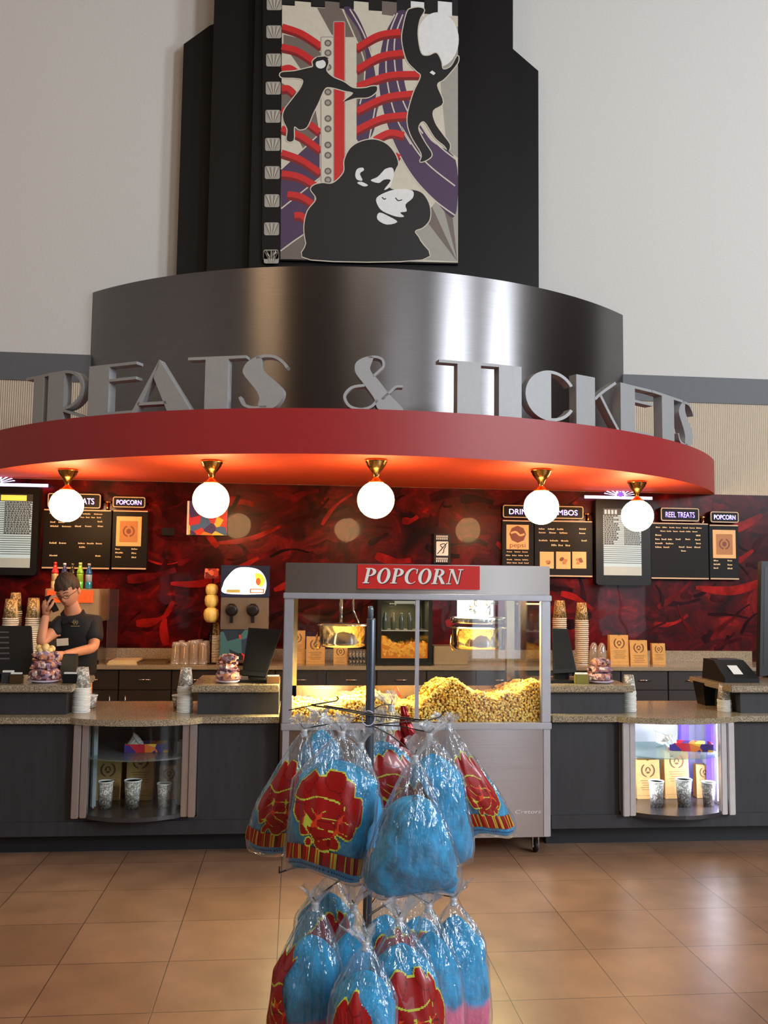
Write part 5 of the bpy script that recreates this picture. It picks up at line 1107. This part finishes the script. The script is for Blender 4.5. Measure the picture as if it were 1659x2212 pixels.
P, Fc = skin_pts([hips, sp1, sp2, ch, nb, nk, hd+Vector((0, .01, -.02)), sR, eR, wR, sL, eL, wL, kl, al, kr, ar_],
    [(0, 1), (1, 2), (2, 3), (3, 4), (4, 5), (5, 6), (3, 7), (7, 8), (8, 9), (3, 10), (10, 11), (11, 12), (0, 13), (13, 14), (0, 15), (15, 16)],
    [(.12, .09), (.12, .09), (.13, .09), (.13, .09), .062, .052, .045, .048, .040, .025, .048, .041, .026, .05, .035, .05, .035])
body.add(P, Fc, 0, True)
HM = Matrix.Translation(hd) @ Matrix.Rotation(rad(-14), 4, 'Z') @ Matrix.Rotation(rad(-6), 4, 'Y') @ Matrix.Rotation(rad(30), 4, 'X')
def face(v):
    x, y, z = v; fr = max(0, -y)
    if z < 0: x *= 1-.26*abs(z)**1.2; y = y*(1-.12*abs(z))-.10*abs(z)*(1 if y < 0 else .3)
    y -= .20*math.exp(-(x/.13)**2-((z+.16)/.16)**2)*fr          # nose
    y -= .05*math.exp(-(x/.3)**2-((z+.52)/.10)**2)*fr           # lips
    y -= .06*math.exp(-(x/.22)**2-((z+.82)/.14)**2)*fr          # chin
    y += .09*(math.exp(-((x-.34)/.17)**2-((z-.06)/.11)**2)+math.exp(-((x+.34)/.17)**2-((z-.06)/.11)**2))*fr
    y -= .04*math.exp(-((z-.22)/.07)**2-(x/.5)**2)*fr
    return Vector((x, y, z))
HR = (.074, .092, .112)
body.sphere((0, 0, 0), *HR, n=48, m=40, T=lambda v: HM @ v, f=face)
for s_ in (-1, 1): body.sphere((s_*.074, .012, -.005), .010, .02, .030, n=12, m=8, T=lambda v: HM @ v)
# hands: palm, four fingers, thumb
def finger(pts, r0, r1):
    body.tube(crs([tuple(p) for p in pts], 4, False), [r0+(r1-r0)*i/((len(pts)-1)*4) for i in range((len(pts)-1)*4+1)], 8); body.sphere(pts[-1], r1*1.02, n=8, m=6); 
def hand(w, up, across, nrm, curl, fl=1.0):
    """w wrist; up = towards the fingers, across = towards the little finger, nrm = out of the palm"""
    up, across, nrm = up.normalized(), across.normalized(), nrm.normalized()
    body.tube([w-up*.01, w+up*.02, w+up*.05, w+up*.085], [.026, .030, .036, .030], 12); 
    o = len(body.v)-0
    for k, (a, l) in enumerate(((-.030, .074), (-.010, .082), (.011, .076), (.030, .060))):
        b = w+up*.080+across*a; l *= fl; p = [b-up*.015]; d = up.copy(); c = b
        for j in range(3):
            d = (d*math.cos(curl[j])+nrm*math.sin(curl[j])).normalized(); seg = l*(.45, .32, .25)[j]; p.append(c); c = c+d*seg
        p.append(c); finger(p, .0095, .0068)
    b = w+up*.025-across*.026; finger([b, b-across*.022+up*.022+nrm*.012, b-across*.020+up*.046+nrm*.026, b-across*.008+up*.064+nrm*.034], .0115, .0085)
hand(wR, (at(103, 1297, 6.39)-wR), Vector((-.3, .75, .1)), Vector((.8, .25, .0)), (.5, .7, .6), .9)
hand(wL, (at(106, 1424, 6.03)-wL), Vector((-.25, .9, .1)), Vector((0, 0, -1)), (.15, .35, .3))
in_par(body.build('body', m_skin), man)
# clothes
P, Fc = skin_pts([hips+Vector((0, 0, -.02)), sp1, sp2, ch, nb+Vector((0, 0, -.01)), sR, sR.lerp(eR, .55), sL, sL.lerp(eL, .8)], [(0, 1), (1, 2), (2, 3), (3, 4), (3, 5), (5, 6), (3, 7), (7, 8)],
    [(.150, .115), (.150, .112), (.165, .118), (.150, .112), (.068, .062), (.078, .074), (.064, .062), (.080, .076), (.066, .064)])
shirt = in_par(MB().add(P, Fc, 0, True).build('polo_shirt', m_polo), man)
P, Fc = skin_pts([hips, kl, al+Vector((0, 0, .04)), kr, ar_+Vector((0, 0, .04))], [(0, 1), (1, 2), (0, 3), (3, 4)], [(.145, .115), .078, .055, .078, .055])
in_par(MB().add(P, Fc, 0, True).build('trousers', m_trs), man)
mb = MB()
for a in (al, ar_): mb.sphere((a.x, a.y-.06, .045), .045, .13, .045, n=16, m=8)
in_par(mb.build('shoes', m_black2), man)
# collar, badge, chest emblem
mb = MB(); c = nb+Vector((-.005, -.03, .012))
for s_ in (-1, 1): mb.add([c+Vector((s_*.066, .04, .03)), c+Vector((s_*.008, -.075, -.062)), c+Vector((s_*.05, -.062, -.075)), c+Vector((s_*.088, .02, -.004))], [(0, 1, 2, 3) if s_ > 0 else (3, 2, 1, 0)], 0)
in_par(mb.build('collar', m_polo), man)
def on_chest(px, py, w, h, name, m, tilt=0, Y=6.425):
    q = at(px, py, Y); o = in_par(MB().box(-w/2, w/2, -.003, .003, -h/2, h/2, T=lambda v: Matrix.Rotation(tilt, 3, 'Y') @ v + q).build(name, m), man); return o
bd = on_chest(135, 1387, .078, .05, 'name_badge', mat('badge_cream', (222, 206, 180), .4), -.08, 6.40)
mb = MB(); q = at(163, 1344, 6.415); T = plane_T(q.x, q.y, q.z)
for s_ in (-1, 1): mb.poly([ribbon([(s_*.016*math.sin(a), -.016*math.cos(a)) for a in (.2, .9, 1.7, 2.5)], .005, 3)], T, 0, 0, 0)
mb.poly([ell(0, 0, .006, .007, 10)], T, 0, 0, 0); mb.poly([[(-.03, -.03), (.03, -.03), (.03, -.025), (-.03, -.025)]], T, 0, 0, 0); in_par(mb.build('chest_emblem', mat('emblem_tan', (150, 124, 84), .6)), man)
# hair: close cap with a fringe
mb = MB(); R_ = random.Random(9); n, m_ = 48, 30; vs = []; 
def hairpt(a, th):
    v = face(Vector((math.cos(th)*math.cos(a), math.cos(th)*math.sin(a), math.sin(th))))
    k = 1.10+.10*max(0, math.sin(th))+.025*math.sin(a*9+th*7)+.02*math.sin(a*17-th*11); return HM @ Vector((v.x*HR[0]*k, v.y*HR[1]*k+.006, v.z*HR[2]*k+.004))
fs = []
for j in range(m_+1):
    th = -PI*.22+(PI*.72)*j/m_
    for i in range(n): vs.append(hairpt(2*PI*i/n, th))
for j in range(m_):
    for i in range(n):
        a = 2*PI*(i+.5)/n; th = -PI*.22+(PI*.72)*(j+.5)/m_; fr = -math.sin(a)
        lim = -.15 if fr < -.25 else (.05 if fr < .1 else (.25 if fr < .45 else .42+.06*math.sin(a*7)))
        if th > lim: fs.append((j*n+i, j*n+(i+1) % n, (j+1)*n+(i+1) % n, (j+1)*n+i))
mb.add(vs, fs, 0, True); hair = in_par(mb.build('hair', m_hair), man)
so = hair.modifiers.new('thick', 'SOLIDIFY'); so.thickness = .012; so.offset = -1
# brows, closed-looking eyes, mouth
mb = MB(); HP = lambda u, v, w=0: HM @ (Vector((0, 0, 0))+Vector((u, -w, v)))
for s_ in (-1, 1):
    mb.tube([HP(s_*.012, .030, .090), HP(s_*.028, .034, .084), HP(s_*.042, .028, .074)], .0028, 6, mi=0)
    mb.tube([HP(s_*.014, .006, .083), HP(s_*.026, .003, .081), HP(s_*.038, .007, .073)], .0022, 6, mi=0)
mb.tube([HP(-.020, -.058, .084), HP(0, -.060, .092), HP(.020, -.058, .084)], .0028, 6, mi=1)
in_par(mb.build('face_features', [m_hair, mat('lip', (170, 92, 78), .5)]), man)
mb = MB()
for s_ in (-1, 1):
    mb.tube([HP(s_*.028+.019*math.cos(a), .006+.014*math.sin(a), .096-.10*abs(s_*.028+.019*math.cos(a))*.6) for a in [2*PI*i/16 for i in range(17)]], .0016, 6)
    mb.tube([HP(s_*.047, .008, .090), HP(s_*.078, .008, .02), HP(s_*.079, .004, -.01)], .0016, 6)
mb.tube([HP(-.009, .008, .097), HP(.009, .008, .097)], .0016, 6); in_par(mb.build('glasses', m_black2), man)
q = at(112, 1304, 6.39)
o = MB().box(-.033, .033, -.006, .006, -.062, .062, ch=.003, T=lambda v: Matrix.Rotation(rad(-30), 3, 'Y') @ Matrix.Rotation(rad(70), 3, 'Z') @ v + q).build('phone', m_black2, None, (q.x, q.y, q.z-.06)); tag(o, 'black phone held at the ear of the man', 'phone')

# ================================================================== CANDY FLOSS RACK IN THE FOREGROUND
S.cycles.transparent_max_bounces = 40; S.cycles.max_bounces = 10
YR = 2.5; pb = at(799, 1560, YR); RXc, RYc = pb.x, YR
rack = thing('candy_rack', 'tall thin grey pole rack with wire arms hung with candy floss bags', 'rack', (RXc, RYc, 0))
m_pole = mat('grey_pole', (92, 100, 112), .3, .6); m_wire = mat('dark_wire', (70, 66, 64), .35, .8)
zt = at(797, 1336, YR).z
in_par(MB().lathe([(.0125, .03), (.0125, zt-.004), (.011, zt), (0, zt)], (RXc, RYc, 0), 24).build('pole', m_pole), rack)
in_par(MB().lathe([(.008, zt+.0005), (.008, zt+.026), (.006, zt+.034), (0, zt+.035)], (RXc-.002, RYc, 0), 16).build('pole_tip', mat('clear_tip', (120, 136, 150), .15, .3)), rack)
mb = MB(); mb.lathe([(0, 0), (.24, 0), (.245, .01), (.23, .02), (.03, .028), (0, .028)], (RXc, RYc, 0), 40); in_par(mb.build('base', m_black2), rack)
def wire(p, r=.0022, m=None): in_par(MB().tube([at(*q) for q in p], r, 8).build('wire_arm', m or m_wire), rack)
wire([(727, 1504, 2.45), (731, 1509, 2.45), (727, 1514, 2.45), (690, 1520, 2.4), (672, 1523, 2.38), (735, 1533, 2.42), (800, 1546, 2.48), (896, 1556, 2.5)])
wire([(700, 1524, 2.40), (800, 1541, 2.47), (893, 1552, 2.5)], .0018)
wire([(624, 1534, 2.42), (672, 1524, 2.38)], .0015)
wire([(893, 1554, 2.5), (925, 1556, 2.5), (950, 1549, 2.52), (962, 1535, 2.53)])
wire([(604, 1872, 2.3), (603, 1885, 2.3), (660, 1866, 2.38), (798, 1800, 2.5)])
wire([(697, 1928, 2.28), (740, 1898, 2.35), (798, 1870, 2.5)], .0018)
wire([(796, 1978, 2.2), (850, 1944, 2.2), (896, 1926, 2.24), (970, 1922, 2.4)], .002, mat('bright_wire', (190, 190, 188), .3, .8))
tie = in_par(MB().tube([Vector((RXc-.006+.018*math.cos(a), RYc-.018, at(790, 1552, 2.48).z+.02*math.sin(a))) for a in [2*PI*i/20 for i in range(21)]], .0018, 6).build('wire_ring', mat('pale_ring', (200, 204, 220), .4)), rack)

def floss_mat(nm, top, low, split):
    m = mat(nm, top, .95, noise=.30, ns=18, bump=1.0, bs=28, sheen=.1); nt = m.node_tree; N = nt.nodes; L = nt.links; b = N['Principled BSDF']
    b.inputs['Subsurface Weight'].default_value = .15; b.inputs['Subsurface Radius'].default_value = (.03, .03, .03)
    if low:
        tc = N.new('ShaderNodeTexCoord'); sp = N.new('ShaderNodeSeparateXYZ'); L.new(tc.outputs['Object'], sp.inputs[0]); n2 = N.new('ShaderNodeTexNoise'); n2.inputs['Scale'].default_value = 14; L.new(tc.outputs['Object'], n2.inputs[0])
        ad = N.new('ShaderNodeMath'); ad.operation = 'MULTIPLY_ADD'; ad.inputs[1].default_value = .05; L.new(n2.outputs[0], ad.inputs[0]); L.new(sp.outputs[2], ad.inputs[2])
        r = N.new('ShaderNodeMapRange'); r.inputs[1].default_value = split; r.inputs[2].default_value = split+.02; L.new(ad.outputs[0], r.inputs[0])
        mx = N.new('ShaderNodeMixRGB'); mx.inputs[1].default_value = srgb(low); L.new(r.outputs[0], mx.inputs[0]); L.new(b.inputs['Base Color'].links[0].from_socket, mx.inputs[2]); L.new(mx.outputs[0], b.inputs['Base Color'])
    return m
BLUE = (14, 156, 208); PINK = (236, 110, 150)
m_film = film('bag_film', (246, 250, 252), .045, .085, .10, .5, bump=.9, bs=24, stretch=(2.0, 2.0, .13))
m_tail = film('bag_tail_film', (240, 244, 248), .26, .08, .12, .5, bump=.6, bs=40)
m_tie = film('knot_film', (235, 240, 245), .55, .12, .2, .4)
m_pr = [mat('print_bag_red', (160, 16, 14), .35, coat=.3), mat('print_bag_lime', (196, 206, 70), .4), mat('print_bag_orange', (226, 70, 34), .4), mat('print_bag_ink', (30, 60, 120), .4), mat('print_bag_dark_red', (112, 12, 12), .35)]
BT = {}
def print_fn(kind, R_):
    blobs = [(0, .44, .34)]+[(.50*math.cos(a)*R_.uniform(.85, 1.1), .47+.155*math.sin(a), R_.uniform(.17, .26)) for a in [2*PI*i/9+R_.uniform(-.15, .15) for i in range(9)]]
    low = [(.02+R_.uniform(-.1, .1), .715, .13), (.2, .71, .10), (-.14, .735, .08)]; sd = R_.uniform(0, 6)
    def f(u, t):
        ds = sorted(math.hypot(u-a, (t-b)*1.9)-r for a, b, r in blobs+low); d = ds[0]+.02*math.sin(u*19+sd)*math.cos(t*37+sd)
        if kind == 'cut' and u > .22+.12*math.sin(t*16+sd): return None
        if d < 0:
            if d > -.019: return 1
            if abs(t-.43-.02*math.sin(u*8+sd)) < .006 and u < .25: return 1
            v = math.sin(u*13+2*math.sin(t*19+sd))+math.sin(t*47+2*math.sin(u*8+sd))
            if -.3 < u < .42 and .50 < t < .72 and abs(v) < .22: return 1 if math.sin(u*21+t*9) > -.2 else 2
            if abs(ds[0]-ds[1]) < .012 and ds[1] < -.02: return 4
            return 0
        if .775 < t < .90 and abs(u) < .86:
            k = (u+1)*5.5 % 1
            return 1 if k > .86 or .62 < k < .68 else (2 if .72 < k < .80 else (4 if k < .16 else 0))
        if .925 < t < .94 and abs(u) < .7 and (u*23 % 1) < .6: return 3
        return None
    return f
def candy_bag(knot, L, W, D, lean, rz, lab, prt=None, pink=None, ts=.42, tc=.2, seed=0, front=(0, 0), low=0.0, skew=0.0, col=BLUE):
    R_ = random.Random(seed+100); k = at(*knot); t0 = thing('candy_floss_bag', lab, 'candy bag', tuple(k), 0, None)
    ph = [R_.uniform(0, 6) for _ in range(6)]; cz, sz = math.cos(rz), math.sin(rz)
    def wid(t): return .009+(W-.009)*(min(1, t/ts)**.85 if t < ts else 1)*(1+.03*math.sin(t*7+ph[0])) * (1 if t < ts else 1+.06*math.sin((t-ts)/(1-ts)*PI))*(1-.10*max(0, t-.9)/.1)
    def dep(t): return .009+(D-.009)*(math.sin(min(1, t/.62)*PI/2)**1.0 if t < .62 else max(.10, math.cos((t-.62)/.38*PI/2)**.62))
    def surf(t, phi, sc=1.0, off=0.0, rip=1.0):
        w, d = wid(t)*sc, dep(t)*sc; c, s_ = math.cos(phi), math.sin(phi)
        e = .75
        x = w*math.copysign(abs(c)**e, c); y = d*math.copysign(abs(s_)**e, s_)
        r = 1+rip*(.16*max(0, 1-t/.38)*math.cos(11*phi+ph[1])*min(1, t*14)+.018*math.sin(9*phi+t*14+ph[2])+.012*math.sin(17*phi-t*9+ph[3]))
        x *= r; y *= r; nx, ny = c, s_; x += nx*off; y += ny*off
        z = -L*t+low*x*t+.008*math.sin(3*phi+ph[4])*t
        x += lean*t+skew*t*t
        return Vector((x*cz-y*sz, x*sz+y*cz, z))
    n, m_ = 56, 34; vs = []; 
    for j in range(m_+1):
        t = j/m_
        for i in range(n): vs.append(surf(t, 2*PI*i/n))
    fs = [(j*n+i, (j+1)*n+i, (j+1)*n+(i+1) % n, j*n+(i+1) % n) for j in range(m_) for i in range(n)]
    fs += [(m_*n+i, m_*n+n-i-0 if i else m_*n, m_*n+n-i-1, m_*n+i+1) for i in range(1, n//2-1)]
    MB().add(vs, fs, 0, True).build('clear_bag', m_film, t0)
    # tail above the knot
    vs = []; h = R_.uniform(.035, .055); ax, ay = R_.uniform(-.5, .5), R_.uniform(-.4, .2); nn = 40
    for j in range(9):
        t = j/8
        for i in range(nn):
            a = 2*PI*i/nn; r = .006+t*.026*(1+.55*math.sin(5*a+ph[5]+t*2)*t+.25*math.sin(11*a+ph[3])*t); vs.append((r*math.cos(a)+ax*h*t*t, r*math.sin(a)*.6+ay*h*t*t, h*t*(1+.22*math.sin(7*a+ph[2])*t)))
    MB().add(vs, [(j*nn+i, j*nn+(i+1) % nn, (j+1)*nn+(i+1) % nn, (j+1)*nn+i) for j in range(8) for i in range(nn)], 0, True).build('gathered_tail', m_tail, t0)
    MB().lathe([(.009, -.010), (.0098, -.004), (.0085, .002), (.0098, .006), (.009, .010)], n=14).build('tie', m_tie, t0)
    # floss
    nf, mf = 48, 34; vs = []
    for j in range(mf+1):
        q = j/mf; t = tc+(.975-tc)*(1-math.cos(q*PI*.5)) if False else tc+(.97-tc)*q; cap = math.sqrt(max(0, min(1, q/.22)*(2-min(1, q/.22)))) if q < .22 else 1
        for i in range(nf):
            a = 2*PI*i/nf; p = surf(t, a, .93*cap, 0, .0)
            lump = 1+.06*math.sin(3*a+q*8+ph[0])+.035*math.sin(7*a-q*15+ph[1])+.04*math.sin(13*a+q*23+ph[2])+R_.uniform(-.02, .02)
            c0 = Vector((lean*t+skew*t*t, 0, 0)); c0 = Vector((c0.x*cz, c0.x*sz, 0)); pz = p.z; v = Vector((p.x, p.y, 0))-c0; v *= min(1.02, lump*.97); vs.append((c0.x+v.x, c0.y+v.y, pz))
    fs = [(j*nf+i, (j+1)*nf+i, (j+1)*nf+(i+1) % nf, j*nf+(i+1) % nf) for j in range(mf) for i in range(nf)]+[tuple(range(nf)), tuple(mf*nf+i for i in range(nf))[::-1]]
    key = (col, pink and round(pink*L, 2)); 
    if key not in BT: BT[key] = floss_mat('floss_%d' % len(BT), col, PINK if pink else None, -(pink or 1)*L)
    MB().add(vs, fs, 0, True).build('candy_floss', BT[key], t0)
    if prt:
        f = print_fn(prt[0], R_); NU, NT = 92, 110; mb = MB(); side = prt[1] if len(prt) > 1 else 0.0; idx = {}; vv = []; ff = []; mm = []
        for b in range(NT):
            t = .2+.76*(b+.5)/NT
            for a in range(NU):
                u = -1+2*(a+.5)/NU; mi = f(u, t)
                if mi is None: continue
                q = []
                for da, db in ((0, 0), (1, 0), (1, 1), (0, 1)):
                    key = (a+da, b+db)
                    if key not in idx:
                        uu = -1+2*(a+da)/NU; tt = .2+.76*(b+db)/NT; idx[key] = len(vv); vv.append(surf(tt, -PI/2+uu*1.15+side, 1, .0012))
                    q.append(idx[key])
                ff.append(tuple(q)); mm.append(mi)
        o_ = len(mb.v); mb.v += [tuple(v) for v in vv]; mb.f += ff; mb.mi += mm; mb.sm += [True]*len(ff); mb.build('printed_design', m_pr, t0)
    # hook wire from the pole to the knot
    e = Vector(k)+Vector((0, 0, .012)); p0 = Vector((RXc, RYc, k.z+.03)); d = (e-p0); d.z = 0
    if d.length > .03:
        d.normalize(); in_par(MB().tube([p0+d*.012, p0.lerp(e, .5)+Vector((0, 0, .008)), e+Vector((0, 0, .0)), e+d*.012+Vector((0, 0, .012))], .0017, 6).build('wire_arm', m_wire), rack)
    return t0
B = candy_bag
# upper tier
B((694, 1556, 2.72), .27, .066, .06, 0, .2, 'blue candy floss bag at the back of the upper tier, only its rounded top showing', None, None, .35, .10, 1)
B((657, 1583, 2.52), .33, .088, .065, -.075, -.3, 'outer left bag of the upper tier with red print and striped band, leaning left', ('full', -.1), None, .6, .3, 2)
B((845, 1530, 2.78), .30, .07, .06, .01, .3, 'printed bag at the back of the upper tier, behind the crossing wires', ('full',), None, .4, .3, 10)
B((822, 1568, 2.66), .31, .088, .065, .03, .2, 'blue and red bag right behind the pole in the upper tier', ('full', .1), None, .35, .14, 4)
B((779, 1612, 2.42), .33, .040, .06, .03, -.9, 'narrow red-printed bag seen edge-on, right of the pole in the upper tier', ('full', .5), None, .4, .3, 5)
B((968, 1570, 2.66), .33, .080, .05, .125, .25, 'outer right bag of the upper tier with red print, leaning right', ('full', .0), None, .6, .35, 8, skew=.03)
B((928, 1592, 2.48), .345, .078, .075, .052, .1, 'plain blue bag right of the foremost bag in the upper tier', None, None, .30, .13, 7)
B((738, 1588, 2.28), .345, .106, .080, -.035, -.12, 'large front left bag of the upper tier with big red print and striped band', ('full', -.18), None, .32, .18, 3, low=-.20)
B((896, 1640, 2.16), .315, .118, .080, -.004, .0, 'foremost bag of the upper tier, plain blue floss in a tent-shaped clear bag', ('full', PI), None, .80, .27, 6)
# lower tier
B((716, 1888, 2.62), .40, .085, .07, -.05, -.3, 'teal bag at the back left of the lower tier', ('full', .5), .7, .3, .12, 11, col=(44, 140, 176))
B((832, 1928, 2.72), .40, .085, .07, .0, .1, 'bag at the back of the lower tier, between the pole and the bright wire', ('full', .2), .7, .35, .16, 12)
B((905, 1932, 2.74), .40, .085, .07, .0, .3, 'red and orange printed bag at the back right of the lower tier', ('full', -.2), .7, .35, .16, 13)
B((764, 1962, 2.38), .38, .062, .06, -.012, .0, 'plain blue bag in the middle of the lower tier, half hidden by two others', None, .75, .3, .14, 14)
B((980, 1948, 2.46), .40, .076, .075, .035, .2, 'rightmost bag of the lower tier, blue above and pink below', None, .58, .26, .08, 15)
B((926, 1962, 2.32), .40, .068, .065, .035, .1, 'blue and pink bag between the rightmost bag and a red-printed one, lower tier', None, .53, .35, .14, 16)
B((681, 1957, 2.24), .40, .084, .075, -.035, -.3, 'leftmost front bag of the lower tier, blue and pink with red print at its side', ('cut', -.55), .57, .36, .17, 17)
B((862, 1990, 2.14), .38, .088, .075, .028, .1, 'red-printed bag right of centre in the front of the lower tier', ('full', .15), .51, .32, .13, 18)
B((790, 2044, 2.06), .37, .074, .07, -.014, .0, 'lowest front bag of the lower tier, red print on its left half', ('cut', -.25), .7, .3, .14, 19)
# crumpled red wrapper among the bags
k = at(871, 1525, 2.6); mb = MB(); R_ = random.Random(3); vs = []; n = 18
for j in range(10):
    t = j/9; w = .006+.022*t; 
    for i in range(n): a = 2*PI*i/n; r = w*(1+R_.uniform(-.3, .3)); vs.append((r*math.cos(a)+.02*t, r*math.sin(a)*.5, -.115*t))
mb.add(vs, [(j*n+i, (j+1)*n+i, (j+1)*n+(i+1) % n, j*n+(i+1) % n) for j in range(9) for i in range(n)]+[tuple(9*n+i for i in range(n))[::-1], tuple(range(n))]); o = mb.build('red_wrapper', mat('red_foil', (150, 20, 22), .25, .4)); o.location = k; tag(o, 'crumpled dark red wrapper hanging behind the crossing wires', 'wrapper')
